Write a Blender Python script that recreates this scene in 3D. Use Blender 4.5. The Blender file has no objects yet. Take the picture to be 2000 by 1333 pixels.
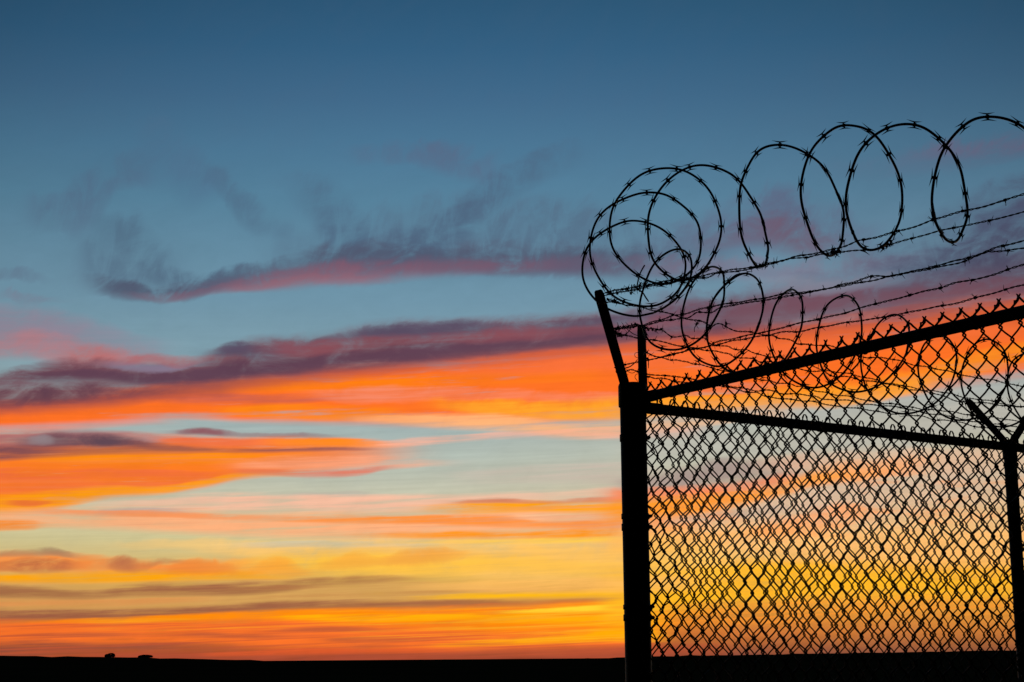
import bpy, math, random
import numpy as np
from mathutils import Vector, Matrix
random.seed(7)
SC = bpy.context.scene
COL = SC.collection
R = math.radians

# ------------------------------------------------------------------ camera
F, PX, PY, HY, ROLL = 3200.0, 1000.0, 666.5, 1287.0, 0.0077      # focal length and horizon measured in photo pixels
EYE = 1.52
pitch = math.atan((HY - PY) / F)
FWD = np.array([0, math.cos(pitch), math.sin(pitch)])
_u = np.array([0, -math.sin(pitch), math.cos(pitch)]); _r = np.array([1.0, 0, 0])
RGT = _r * math.cos(ROLL) - _u * math.sin(ROLL)
UPV = _u * math.cos(ROLL) + _r * math.sin(ROLL)
cd = bpy.data.cameras.new('camera'); cam = bpy.data.objects.new('camera', cd); COL.objects.link(cam)
cam.matrix_world = Matrix([[RGT[0], UPV[0], -FWD[0], 0], [RGT[1], UPV[1], -FWD[1], 0], [RGT[2], UPV[2], -FWD[2], EYE], [0, 0, 0, 1]])
cd.sensor_width = 36; cd.lens = 36 * F / 2000; cd.clip_start = 0.1; cd.clip_end = 30000
SC.camera = cam
def ray(x, y): return FWD + RGT * (x - PX) / F - UPV * (y - PY) / F
def sky_ae(x, y):
    d = ray(x, y)
    return 1000 + 3200 * math.atan2(d[0], d[1]), 1287 - 3200 * math.asin(d[2] / np.linalg.norm(d))

# ------------------------------------------------------------------ dusk sky
SC.view_settings.view_transform = 'Standard'; SC.view_settings.look = 'None'
SC.view_settings.exposure = 0.0; SC.view_settings.gamma = 1.0
W = bpy.data.worlds.new('World'); SC.world = W; W.use_nodes = True
nt = W.node_tree; nt.nodes.clear(); LK = nt.links
def lin(c):
    return tuple((v / 255 / 12.92 if v <= 10.3 else ((v / 255 + .055) / 1.055) ** 2.4) for v in c)
def node(t, **k):
    n = nt.nodes.new(t)
    for a, b in k.items(): setattr(n, a, b)
    return n
def put(n, i, v):
    if isinstance(v, bpy.types.NodeSocket): LK.new(v, n.inputs[i])
    elif v is not None: n.inputs[i].default_value = v
def M(op, a, b=None, c=None, clamp=False):
    n = node('ShaderNodeMath', operation=op, use_clamp=clamp)
    put(n, 0, a); put(n, 1, b)
    if c is not None: put(n, 2, c)
    return n.outputs[0]
def sstep(v, lo, hi):
    n = node('ShaderNodeMapRange', interpolation_type='SMOOTHSTEP')
    put(n, 0, v); put(n, 1, lo); put(n, 2, hi); put(n, 3, 0.0); put(n, 4, 1.0)
    return n.outputs[0]
def mixc(f, a, b):
    n = node('ShaderNodeMix', data_type='RGBA', clamp_factor=True)
    put(n, 0, f); put(n, 6, a); put(n, 7, b)
    return n.outputs[2]
def ramp(v, stops, interp='LINEAR'):
    n = node('ShaderNodeValToRGB'); cr = n.color_ramp; cr.interpolation = interp
    while len(cr.elements) < len(stops): cr.elements.new(0.5)
    for e, (p, c) in zip(cr.elements, sorted(stops)):
        e.position = min(max(p, 0), 1); e.color = (*lin(c), 1)
    put(n, 0, v); return n.outputs[0]
tc = node('ShaderNodeTexCoord'); sx = node('ShaderNodeSeparateXYZ'); LK.new(tc.outputs['Generated'], sx.inputs[0])
X, Y, Z = sx.outputs
A = M('MULTIPLY_ADD', M('ARCTAN2', X, Y), 3200.0, 1000.0)          # azimuth, in 1/3200 rad
E = M('MULTIPLY_ADD', M('ARCSINE', Z), -3200.0, 1287.0)            # elevation below the top, same unit
A_LO, A_HI = -400.0, 2400.0
An = M('DIVIDE', M('SUBTRACT', A, A_LO), A_HI - A_LO, clamp=True)
def fcurve(pts, scale):
    n = node('ShaderNodeFloatCurve'); c = n.mapping.curves[0]
    n.mapping.use_clip = False
    P = sorted(((x - A_LO) / (A_HI - A_LO), y / scale) for x, y in pts)
    P = [(0.0, P[0][1])] + P + [(1.0, P[-1][1])]
    c.points[0].location = P[0]; c.points[1].location = P[-1]
    for p in P[1:-1]: c.points.new(*p)
    n.mapping.update(); put(n, 1, An); put(n, 0, 1.0)
    return M('MULTIPLY', n.outputs[0], scale)
def noise(sxp, syp, seed, detail=4.0, rough=.55, shear=0.0, dist=0.0):
    cb = node('ShaderNodeCombineXYZ')
    put(cb, 0, M('DIVIDE', A, sxp)); put(cb, 1, M('DIVIDE', M('MULTIPLY_ADD', A, shear, E), syp)); put(cb, 2, seed * 7.31)
    n = node('ShaderNodeTexNoise'); LK.new(cb.outputs[0], n.inputs['Vector'])
    n.inputs['Scale'].default_value = 1.0; n.inputs['Detail'].default_value = detail
    n.inputs['Roughness'].default_value = rough; n.inputs['Distortion'].default_value = dist
    return M('SUBTRACT', n.outputs[0], 0.5)
N_big = noise(420, 110, 1, 3, .5, .05)
N_mid = noise(170, 36, 2, 6, .6, .06, .3)
N_fine = noise(260, 12, 3, 6, .62, .04, .3)
N_wisp = noise(110, 90, 4, 8, .58, .5, 1.1)
N_fib = noise(46, 120, 8, 6, .6, 1.1, .8)
N_str = noise(420, 7, 6, 4, .6, .03, .4)
N_puff = noise(90, 44, 5, 8, .62, .12, .5)
def warp(big=0, mid=0, fine=0, wisp=0, puff=0):
    e = E
    for s, a in ((N_big, big), (N_mid, mid), (N_fine, fine), (N_wisp, wisp), (N_puff, puff)):
        if a: e = M('MULTIPLY_ADD', s, a * 2.0, e)
    return e
def conv(pts, sc=None):
    out = []
    for x, y in pts:
        a, e = sky_ae(x, y); out.append((a, e))
    return out
En = M('DIVIDE', E, 1400.0, clamp=True)
g = lambda y: y / 1400
clearL = ramp(En, [(g(0), (43, 85, 117)), (g(110), (52, 96, 130)), (g(210), (66, 107, 140)), (g(310), (77, 121, 151)), (g(410), (88, 132, 158)), (g(600), (113, 150, 170)), (g(700), (128, 160, 173)),
                   (g(830), (160, 178, 178)), (g(900), (177, 188, 178)), (g(960), (194, 195, 174)), (g(1060), (212, 200, 148)), (g(1130), (220, 178, 92)), (g(1180), (214, 150, 66)), (g(1240), (206, 104, 44)), (g(1290), (150, 66, 44))])
clearR = ramp(En, [(g(0), (45, 87, 117)), (g(110), (54, 97, 130)), (g(210), (66, 107, 139)), (g(310), (78, 119, 148)), (g(410), (90, 130, 156)), (g(600), (116, 148, 168)), (g(700), (138, 162, 172)),
                   (g(830), (186, 184, 172)), (g(900), (196, 192, 168)), (g(960), (216, 194, 160)), (g(1060), (246, 192, 124)), (g(1130), (255, 180, 70)), (g(1180), (242, 166, 58)), (g(1240), (208, 126, 56)), (g(1290), (120, 68, 56))])
C = mixc(sstep(A, 700.0, 1900.0), clearL, clearR)
C = mixc(M('MULTIPLY', sstep(N_wisp, -.1, .25), .07), C, (*lin((80, 98, 124)), 1))
T_hi = M('MULTIPLY_ADD', N_wisp, .8, M('MULTIPLY', N_puff, .8)); T_pf = M('MULTIPLY_ADD', N_puff, .95, M('MULTIPLY', N_fine, .4)); T_lo = M('MULTIPLY_ADD', N_fine, 1.0, M('MULTIPLY', N_mid, .6))
T_hi, T_pf, T_lo = [M('MULTIPLY_ADD', t_, a_, 1.0) for t_, a_ in ((T_hi, 2.5), (T_pf, 1.7), (T_lo, 2.4))]
# strokes: soft streaks of cloud, each given by (x, y, half height, opacity) stations; upper list first
CAn = node('ShaderNodeCombineColor'); [LK.new(An, CAn.inputs[i]) for i in range(3)]; CAn = CAn.outputs[0]
E_ = {}
def stroke(col, pts, rgb, w=None, op=1.0, pw=1.5, tex=None):
    w = w or {}; k = tuple(sorted(w.items()))
    if k not in E_: E_[k] = warp(**w)
    e = E_[k]
    n = node('ShaderNodeRGBCurve'); m = n.mapping; m.use_clip = False; P = []
    for x, y, t, a in pts:
        A_, Y_ = sky_ae(x, y); P.append(((A_ - A_LO) / (A_HI - A_LO), Y_ / 1400, t / 200, a * op))
    P.sort(); d = .03
    P = [(P[0][0] - d, P[0][1], P[0][2], 0)] + P + [(P[-1][0] + d, P[-1][1], P[-1][2], 0)]
    P = [(0.0, P[0][1], P[0][2], 0)] * (P[0][0] > .004) + [p for p in P if 0 < p[0] < 1] + [(1.0, P[-1][1], P[-1][2], 0)] * (P[-1][0] < .996)
    for ci in range(3):
        c = m.curves[ci]; c.points[0].location = (P[0][0], P[0][ci + 1]); c.points[1].location = (P[-1][0], P[-1][ci + 1])
        for p in P[1:-1]: c.points.new(p[0], p[ci + 1])
    m.update(); v = node('ShaderNodeVectorMath', operation='MULTIPLY_ADD')      # keeps the shader's evaluation in painting order
    LK.new(col, v.inputs[0]); v.inputs[1].default_value = (1e-7,) * 3; LK.new(CAn, v.inputs[2]); LK.new(v.outputs[0], n.inputs[1])
    s = node('ShaderNodeSeparateColor'); LK.new(n.outputs[0], s.inputs[0])
    dd = M('DIVIDE', M('MULTIPLY_ADD', s.outputs[0], -1400.0, e), M('MULTIPLY_ADD', s.outputs[1], 200.0, 1.0))
    T = T_hi if 'wisp' in w else (T_pf if 'puff' in w else T_lo)
    f = M('MULTIPLY', T, M('SUBTRACT', 1.0, M('MULTIPLY', dd, dd), clamp=True))
    f = M('MULTIPLY', sstep(f, .0, .75 if pw < .75 else (1.35 if "wisp" in w else 1.2)), s.outputs[2], clamp=True)
    if tex: f = M('MULTIPLY', f, M('MULTIPLY_ADD', sstep(tex[0], tex[1], tex[2]), tex[3], 1 - tex[3]))
    return mixc(f, col, (*lin(rgb), 1))
WS = dict(wisp=26, puff=10); WB = dict(mid=8, puff=9); WF = dict(mid=5, fine=4)
def st(rgb, pts, w=None, **k):
    global C
    C = stroke(C, pts, rgb, w, **k)
tx = (N_fib, -.22, .10, .6); tf = (N_fine, -.2, .12, .6); tp = (N_puff, -.22, .12, .6)
# ---- high slate wisps
st((84, 110, 134), [(540, 500, 60, .3), (700, 480, 80, .7), (900, 460, 100, .9), (1050, 460, 100, .9), (1250, 480, 80, .7), (1400, 500, 60, .3)], WS, tex=tx); st((86, 98, 120), [(600, 500, 26, .4), (700, 498, 36, .8), (850, 500, 44, .8), (1000, 504, 40, .75), (1150, 506, 40, .7), (1300, 500, 36, .4)], WS, tex=tx)
st((76, 98, 124), [(700, 500, 40, .4), (830, 478, 54, .75), (900, 432, 54, .8), (960, 376, 48, .75), (1060, 322, 44, .6), (1130, 300, 40, .2)], WS, tex=tx, pw=1)
st((88, 104, 132), [(700, 300, 26, .3), (820, 302, 32, .6), (900, 316, 44, .8), (960, 330, 44, .3)], WS, tex=tx)
st((78, 104, 130), [(590, 380, 56, .4), (655, 432, 86, .75), (720, 460, 50, .4)], WS, tex=tx)
st((80, 108, 134), [(415, 345, 34, .6), (470, 405, 48, .65), (550, 445, 30, .4)], WS, tex=tx)
st((84, 98, 126), [(110, 415, 44, .5), (160, 400, 80, .5), (200, 370, 70, .4), (240, 335, 46, .5)], WS, tex=tx)
st((80, 112, 142), [(320, 300, 80, .5), (365, 335, 86, .5), (410, 355, 50, .4)], WS, tex=tx)
st((76, 98, 122), [(240, 460, 44, .6), (285, 485, 64, .55), (330, 520, 50, .4)], WS, tex=tx)
st((78, 98, 122), [(170, 515, 54, .4), (220, 530, 60, .6), (300, 540, 38, .6), (390, 555, 26, .7), (480, 540, 24, .4)], WS, tex=tx)
st((96, 112, 136), [(-60, 540, 20, .5), (40, 540, 14, .5), (80, 545, 10, .2)], WS, tex=tx); st((128, 112, 134), [(20, 578, 12, .3), (60, 580, 12, .5), (100, 582, 8, .2)], WS, tex=tx)
st((80, 86, 108), [(195, 560, 22, .5), (240, 568, 24, .85), (310, 576, 18, .9), (380, 568, 22, .8), (440, 552, 22, .6), (520, 532, 24, .6), (600, 514, 30, .7), (700, 502, 34, .85), (800, 505, 30, .8), (950, 510, 30, .8), (1100, 512, 34, .75), (1250, 515, 40, .6), (1400, 520, 40, .3)], dict(wisp=18, puff=10), tex=(N_wisp, -.25, .05, .35))
st((104, 88, 110), [(380, 566, 16, .3), (600, 530, 24, .6), (760, 522, 26, .7), (900, 520, 22, .75), (1100, 520, 26, .7), (1300, 520, 26, .4)], dict(wisp=14, puff=6))
st((140, 88, 104), [(270, 580, 9, .3), (330, 582, 12, .5), (400, 572, 10, .3), (460, 562, 16, .55), (560, 546, 26, .65), (620, 536, 30, .65), (690, 535, 30, .6), (780, 531, 24, .5), (900, 524, 20, .35), (1050, 520, 14, .25)], dict(wisp=10, puff=5))
st((160, 92, 102), [(480, 563, 8, .3), (560, 552, 12, .4), (640, 546, 13, .3), (740, 545, 9, .25)], dict(wisp=8))
# ---- haze and puffs at the left edge
st((150, 128, 146), [(-150, 640, 56, .7), (60, 645, 54, .75), (180, 660, 46, .55), (300, 690, 34, .3)], WB)
st((182, 124, 130), [(-100, 690, 30, .5), (50, 672, 34, .75), (150, 690, 36, .8), (260, 694, 22, .5)], WB, tex=tp)
st((190, 112, 112), [(140, 700, 22, .6), (180, 694, 30, .9), (230, 700, 24, .6)], dict(puff=14, mid=5))
# ---- the great bank: glowing body
st((240, 132, 110), [(-200, 828, 30, .8), (100, 826, 22, .8), (300, 818, 14, .5)], WF)
st((255, 114, 38), [(-200, 812, 26, 1), (0, 808, 26, 1), (200, 796, 30, 1), (350, 780, 42, 1), (500, 778, 52, 1), (700, 770, 66, 1), (900, 762, 80, 1), (1100, 752, 88, 1), (1300, 728, 88, 1), (1500, 712, 90, 1), (1700, 694, 96, 1), (1850, 668, 96, 1), (2000, 650, 90, 1), (2200, 630, 90, 1)], dict(mid=6, fine=4), pw=.55)
st((255, 128, 16), [(200, 764, 10, .3), (400, 757, 14, .8), (600, 750, 18, .95), (760, 748, 18, .9), (950, 742, 16, .5), (1150, 735, 14, .3)], WF)
st((240, 110, 66), [(900, 718, 26, .4), (1100, 708, 30, .6), (1300, 700, 30, .6), (1500, 690, 34, .6), (1800, 650, 34, .5), (2000, 640, 30, .5)], WB)
st((206, 98, 76), [(340, 782, 9, .5), (450, 780, 12, .9), (560, 780, 12, .9), (660, 776, 9, .5)], dict(mid=5, fine=6), tex=tf)
st((242, 138, 106), [(620, 770, 12, .5), (720, 772, 20, .85), (850, 768, 18, .8), (1000, 772, 14, .7), (1150, 776, 12, .6), (1300, 770, 12, .4)], WB, tex=tf)
st((255, 136, 20), [(440, 802, 12, .6), (560, 804, 18, 1), (660, 808, 18, 1), (760, 806, 14, .6)], WF)
st((255, 166, 44), [(860, 790, 14, .4), (960, 798, 20, .9), (1080, 802, 24, 1), (1200, 800, 30, 1), (1350, 790, 26, .9), (1500, 782, 22, .8), (1650, 778, 24, .9), (1800, 756, 18, .5)], WB, tex=(N_fine, -.3, .05, .4))
st((255, 182, 120), [(700, 818, 10, .4), (860, 822, 18, .85), (1000, 828, 20, .9), (1150, 842, 20, .7), (1300, 830, 16, .6), (1500, 810, 12, .5)], WF)
st((255, 158, 36), [(1500, 770, 20, .3), (1650, 766, 24, .7), (1800, 740, 26, .6), (2000, 690, 26, .6)], WB)
# ---- its dark crest
st((200, 88, 60), [(200, 768, 16, .6), (400, 758, 22, .7), (600, 732, 24, .75), (800, 712, 24, .75), (1000, 694, 24, .75), (1200, 674, 24, .75), (1400, 660, 26, .7), (1700, 634, 30, .6), (2000, 604, 34, .6), (2150, 590, 34, .6)], WB, pw=1)
st((140, 74, 78), [(-150, 782, 36, .9), (60, 778, 36, 1), (200, 772, 30, .9), (330, 765, 22, .6), (430, 765, 14, .4)], WB)
st((98, 66, 80), [(-150, 772, 26, 1), (40, 770, 28, 1), (150, 765, 26, .9), (250, 764, 16, .6), (330, 764, 8, .3)], WB, tex=tp)
st((116, 73, 85), [(-60, 745, 18, .8), (20, 738, 22, .95), (100, 728, 27, 1), (180, 726, 32, 1), (260, 732, 28, .95), (340, 734, 30, .95), (420, 722, 46, .95), (500, 708, 54, 1), (600, 696, 54, 1), (700, 682, 56, 1), (800, 672, 56, 1), (900, 664, 50, 1), (1000, 657, 46, 1), (1100, 650, 44, 1), (1250, 636, 46, .95), (1400, 622, 50, .9), (1550, 610, 52, .85), (1700, 592, 54, .8), (1850, 570, 60, .8), (2000, 540, 62, .95), (2200, 520, 70, 1)], dict(mid=9, puff=12), pw=1)
st((94, 64, 82), [(60, 734, 10, .6), (180, 732, 14, .9), (280, 740, 12, .9), (400, 734, 18, .9), (480, 722, 24, 1), (600, 712, 22, .9), (750, 698, 22, .9), (900, 684, 22, .9), (1050, 672, 20, .85), (1200, 655, 20, .8), (1400, 640, 20, .6)], WB, tex=(N_puff, -.3, .1, .4))
st((86, 76, 98), [(420, 690, 12, .4), (460, 684, 18, .9), (520, 690, 14, .4), (660, 658, 12, .4), (740, 648, 16, .9), (820, 646, 18, .9), (920, 640, 16, .8), (1000, 642, 12, .4), (1120, 634, 12, .6), (1250, 622, 16, .7), (1400, 604, 20, .5)], dict(puff=12, mid=6))
st((150, 80, 88), [(540, 684, 14, .3), (600, 682, 20, .6), (680, 672, 18, .4), (820, 662, 12, .3), (930, 660, 17, .5), (1030, 652, 20, .55), (1120, 650, 14, .3), (1250, 636, 18, .5), (1340, 620, 20, .4)], dict(puff=12, mid=6))
st((136, 122, 144), [(210, 712, 8, .4), (250, 716, 11, .8), (320, 722, 11, .85), (380, 712, 8, .3)], dict(puff=10, mid=4))
st((180, 92, 92), [(240, 706, 10, .3), (290, 700, 14, .7), (350, 708, 14, .6), (410, 700, 8, .2)], dict(puff=10, mid=5))
# ---- rose and plum on the right
st((96, 96, 124), [(1280, 470, 40, .3), (1400, 450, 60, .6), (1500, 430, 80, .7), (1620, 440, 70, .5), (1700, 470, 50, .3)], WS, tex=(N_wisp, -.3, .1, .5))
st((112, 88, 108), [(1380, 478, 26, .3), (1480, 452, 40, .55), (1550, 462, 48, .75), (1620, 482, 38, .5), (1700, 500, 30, .3)], dict(wisp=22, puff=14), tex=(N_wisp, -.3, .1, .5))
st((134, 112, 134), [(1300, 520, 26, .5), (1500, 530, 26, .5), (1700, 520, 26, .6), (1800, 500, 24, .4)], WS)
st((98, 110, 138), [(1640, 330, 24, .2), (1800, 312, 34, .5), (1900, 296, 34, .7), (2020, 280, 34, .9)], WS); st((112, 106, 134), [(1800, 300, 14, .3), (1920, 288, 18, .7), (2020, 276, 18, .5)], WS)
st((80, 88, 114), [(1560, 570, 40, .3), (1680, 540, 60, .5), (1800, 500, 80, .85), (1900, 460, 90, .95), (2020, 430, 90, 1), (2200, 410, 90, 1)], dict(puff=20, wisp=20), pw=1)
st((76, 74, 98), [(1760, 540, 44, .4), (1860, 520, 50, .8), (1960, 500, 60, 1), (2150, 480, 60, 1)], dict(puff=18, wisp=12))
st((104, 84, 102), [(1300, 590, 26, .4), (1500, 574, 26, .6), (1700, 560, 26, .5), (1900, 540, 26, .4)], WS); st((116, 76, 90), [(1300, 610, 26, .5), (1450, 600, 26, .8), (1560, 590, 34, .8), (1700, 586, 26, .7), (1850, 566, 26, .8), (2000, 560, 24, .8)], dict(puff=14, wisp=10))
st((134, 140, 158), [(1480, 560, 20, .3), (1600, 562, 26, .7), (1700, 548, 22, .6), (1780, 540, 16, .2)], dict(puff=14, wisp=14))
# ---- second bank
st((255, 126, 36), [(-200, 930, 86, 1), (0, 925, 86, 1), (100, 922, 78, 1), (200, 912, 68, 1), (300, 908, 64, 1), (400, 902, 56, 1), (480, 895, 44, 1), (560, 890, 40, .95), (640, 888, 36, .85), (720, 884, 30, .6), (800, 880, 20, .2)], dict(mid=4, fine=4), pw=.35)
st((255, 142, 20), [(60, 894, 12, .5), (200, 892, 18, .95), (400, 892, 18, 1), (500, 892, 14, .7), (600, 890, 10, .3)], WF)
st((236, 104, 66), [(-150, 925, 14, .8), (100, 928, 14, .8), (250, 926, 12, .7), (400, 930, 9, .4)], dict(mid=5, fine=8), tex=tf)
st((240, 112, 58), [(-150, 950, 16, .7), (120, 952, 16, .7), (300, 945, 14, .7), (420, 930, 9, .4)], dict(mid=5, fine=8), tex=tf)
st((255, 158, 20), [(-150, 996, 26, 1), (0, 988, 26, 1), (120, 974, 20, 1), (220, 962, 14, .95), (320, 958, 9, .9), (400, 944, 8, .9), (470, 930, 8, .6), (560, 926, 7, .4)], dict(mid=4))
st((232, 110, 54), [(20, 984, 5, .6), (60, 984, 7, .9), (100, 982, 5, .4)], WF)
st((255, 168, 128), [(470, 908, 12, .5), (560, 905, 16, .8), (700, 903, 14, .85), (800, 905, 12, .6), (860, 905, 8, .2)], dict(mid=5, fine=6))
st((228, 118, 92), [(480, 922, 6, .6), (620, 926, 8, .8), (700, 922, 9, .9), (760, 912, 7, .4)], dict(mid=5, fine=4))
st((170, 108, 112), [(-150, 862, 20, .9), (60, 860, 20, .9), (200, 856, 18, .8), (300, 858, 14, .5)], WF)
st((122, 76, 84), [(-150, 888, 18, .95), (0, 886, 18, .95), (100, 884, 12, .8), (200, 882, 9, .6), (330, 878, 10, .6), (420, 880, 6, .6), (560, 879, 5, .8), (640, 877, 5, .8), (720, 877, 4, .4)], dict(mid=4, fine=4))
st((98, 72, 84), [(40, 866, 12, .5), (120, 862, 18, .95), (200, 863, 18, 1), (260, 866, 14, .9), (320, 872, 10, .5), (400, 876, 6, .3)], dict(mid=5, puff=5))
st((160, 146, 150), [(55, 862, 9, .3), (85, 860, 12, .7), (110, 862, 7, .2)], dict(puff=7)); st((170, 150, 152), [(270, 856, 7, .3), (295, 858, 9, .6), (320, 858, 6, .2)], dict(puff=7))
st((238, 112, 70), [(310, 858, 10, .4), (370, 862, 13, .9), (460, 866, 12, .9), (560, 864, 10, .8)], WF)
st((255, 138, 30), [(520, 864, 9, .4), (600, 864, 11, .95), (700, 866, 10, 1), (760, 868, 7, .6)], WF)
st((140, 84, 92), [(345, 845, 5, .4), (385, 843, 8, .95), (430, 846, 8, .9), (475, 850, 5, .5), (540, 851, 5, .5), (600, 850, 6, .6), (650, 851, 4, .3)], dict(puff=4))
st((252, 178, 150), [(740, 868, 9, .6), (820, 862, 10, .9), (900, 857, 9, .8), (1000, 850, 9, .6), (1200, 848, 14, .7), (1350, 846, 14, .5)], WF, tex=tf)
# ---- pale middle sky
st((202, 182, 168), [(900, 930, 20, .3), (1050, 925, 24, .6), (1200, 922, 30, .7), (1300, 930, 20, .4)], WF, tex=tf)
st((186, 174, 160), [(560, 966, 5, .3), (640, 966, 6, .6), (700, 965, 6, .5), (740, 967, 4, .2)], dict(puff=4))
st((252, 188, 158), [(200, 990, 14, .3), (350, 984, 20, .7), (500, 982, 22, .85), (700, 986, 20, .85), (900, 982, 18, .7), (1100, 968, 14, .5), (1250, 960, 12, .4)], dict(mid=6, fine=5), tex=(N_fine, -.35, .05, .4))
st((255, 176, 124), [(-150, 1012, 16, .7), (60, 1012, 20, .8), (200, 1014, 24, .9), (400, 1022, 28, .95), (600, 1028, 32, .95), (800, 1028, 36, .95), (1000, 1024, 40, .95), (1200, 1020, 44, .9), (1350, 1015, 36, .6)], dict(mid=5, fine=5), pw=.8)
st((186, 172, 162), [(180, 1000, 5, .4), (260, 998, 7, .8), (360, 1000, 5, .3)], WF)
st((250, 146, 84), [(100, 1000, 6, .6), (300, 1006, 7, .8), (450, 1010, 7, .7), (600, 1014, 6, .6)], dict(mid=4, fine=5))
st((255, 138, 26), [(-150, 1028, 12, 1), (0, 1026, 13, 1), (60, 1026, 11, .8), (95, 1026, 6, .2)], WF)
st((255, 144, 56), [(560, 1016, 6, .5), (700, 1015, 10, .9), (860, 1016, 13, 1), (1000, 1020, 14, .95), (1150, 1024, 13, .9), (1300, 1024, 12, .7)], dict(mid=5, fine=6))
st((255, 162, 20), [(840, 994, 9, .5), (930, 992, 15, 1), (1050, 990, 14, 1), (1200, 990, 16, 1), (1320, 984, 14, .7)], dict(mid=5, fine=5))
st((214, 128, 96), [(900, 981, 4, .6), (980, 979, 6, .9), (1060, 982, 4, .5), (1130, 977, 6, .8), (1230, 976, 8, .7)], WF)
st((255, 196, 150), [(1010, 1011, 5, .5), (1080, 1012, 9, .9), (1170, 1011, 7, .7)], WF)
st((255, 150, 16), [(700, 1046, 5, .3), (850, 1046, 9, .9), (1000, 1045, 11, 1), (1200, 1042, 13, 1), (1330, 1038, 10, .7)], dict(mid=3, fine=3))
st((255, 206, 70), [(820, 1058, 4, .4), (960, 1058, 6, .9), (1200, 1054, 7, 1), (1300, 1052, 6, .5)], dict(mid=3))
# ---- low puffs
st((255, 200, 112), [(250, 1064, 10, .3), (400, 1066, 16, .6), (560, 1078, 26, .85), (760, 1082, 34, .9), (1000, 1094, 46, 1), (1250, 1100, 54, 1), (1400, 1100, 60, .7)], WB, pw=.8)
st((196, 190, 168), [(480, 1066, 6, .3), (600, 1064, 7, .6), (760, 1064, 6, .6), (840, 1066, 5, .2)], WF)
st((255, 196, 44), [(400, 1112, 12, .3), (540, 1100, 22, .8), (700, 1100, 30, .95), (850, 1104, 26, .95), (1000, 1100, 22, .8), (1150, 1112, 20, .6), (1300, 1120, 20, .5)], WB, tex=(N_fine, -.3, .05, .4))
st((255, 144, 62), [(-150, 1104, 24, .9), (60, 1098, 26, .95), (180, 1104, 22, .95), (300, 1108, 18, .95), (420, 1108, 20, .8), (520, 1104, 16, .3)], dict(puff=9, mid=4), pw=.8)
st((255, 166, 6), [(-150, 1132, 12, 1), (150, 1130, 13, 1), (300, 1126, 14, 1), (450, 1124, 12, .9), (560, 1126, 9, .5)], dict(mid=4))
st((158, 124, 96), [(-40, 1084, 6, .6), (50, 1080, 9, .6), (100, 1078, 10, .8), (145, 1086, 7, .4)], dict(puff=7))
st((184, 104, 68), [(-60, 1108, 14, .6), (0, 1108, 12, .6), (60, 1104, 18, .95), (120, 1106, 14, .8), (170, 1106, 8, .2)], dict(puff=8), tex=tp)
st((186, 112, 76), [(205, 1102, 10, .3), (245, 1102, 20, .95), (280, 1106, 12, .5), (320, 1094, 7, .7), (360, 1098, 5, .3)], dict(puff=8))
st((232, 116, 50), [(320, 1112, 10, .3), (400, 1108, 18, .8), (470, 1114, 9, .2)], dict(puff=14, mid=4)); st((248, 142, 30), [(480, 1116, 12, .2), (545, 1106, 22, .75), (610, 1116, 10, .2)], dict(puff=14, mid=4))
st((242, 150, 44), [(620, 1106, 10, .2), (690, 1097, 20, .7), (750, 1100, 8, .2)], dict(puff=14, mid=4)); st((230, 128, 46), [(740, 1100, 10, .3), (820, 1088, 22, .85), (920, 1082, 8, .2)], dict(puff=14, mid=4))
# ---- umber bands
st((216, 164, 92), [(-150, 1172, 40, .9), (200, 1172, 36, .9), (500, 1164, 34, .9), (750, 1156, 28, .8), (900, 1156, 16, .5), (1050, 1156, 10, .2)], dict(mid=4), pw=.6)
st((160, 102, 68), [(-150, 1156, 15, .9), (50, 1158, 14, .9), (180, 1162, 11, .8), (250, 1154, 15, 1), (350, 1152, 16, 1), (450, 1152, 15, 1), (540, 1148, 13, .95), (620, 1138, 11, .85), (720, 1132, 10, .8), (800, 1130, 5, .4)], dict(mid=5, fine=4))
st((222, 142, 78), [(-150, 1178, 9, .7), (200, 1178, 9, .7), (400, 1172, 6, .3)], dict(mid=4, fine=4))
st((156, 92, 66), [(-150, 1202, 17, 1), (100, 1202, 17, 1), (300, 1197, 14, 1), (450, 1191, 13, .95), (600, 1184, 13, .9), (750, 1182, 12, .85), (900, 1180, 9, .8), (1050, 1178, 7, .6), (1200, 1172, 6, .5)], dict(mid=4, fine=4))
# ---- embers above the land
st((252, 116, 42), [(-150, 1236, 28, 1), (200, 1236, 28, 1), (450, 1234, 34, 1), (700, 1232, 44, 1), (900, 1230, 50, 1), (1180, 1226, 56, 1), (1270, 1228, 50, .45), (1350, 1230, 40, 0)], dict(mid=3, fine=3), pw=.5)
st((255, 140, 10), [(60, 1214, 4, .4), (250, 1211, 7, .9), (400, 1206, 10, 1), (550, 1202, 14, 1), (700, 1206, 22, 1), (850, 1210, 28, 1), (1000, 1212, 34, 1), (1230, 1206, 40, 1), (1300, 1204, 34, .6), (1400, 1200, 30, .2)], dict(mid=3, fine=3), pw=.9)
st((255, 178, 10), [(560, 1206, 5, .6), (700, 1208, 8, .9), (850, 1206, 10, .9), (1000, 1208, 12, .8), (1250, 1212, 16, .8)], dict(mid=4, fine=5), tex=tf)
st((255, 186, 10), [(820, 1168, 4, .4), (950, 1164, 7, .9), (1100, 1161, 9, 1), (1250, 1156, 10, 1)], dict(mid=3, fine=3)); st((255, 212, 50), [(980, 1196, 4, .5), (1100, 1192, 6, 1), (1250, 1186, 8, 1)], dict(mid=3))
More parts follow.
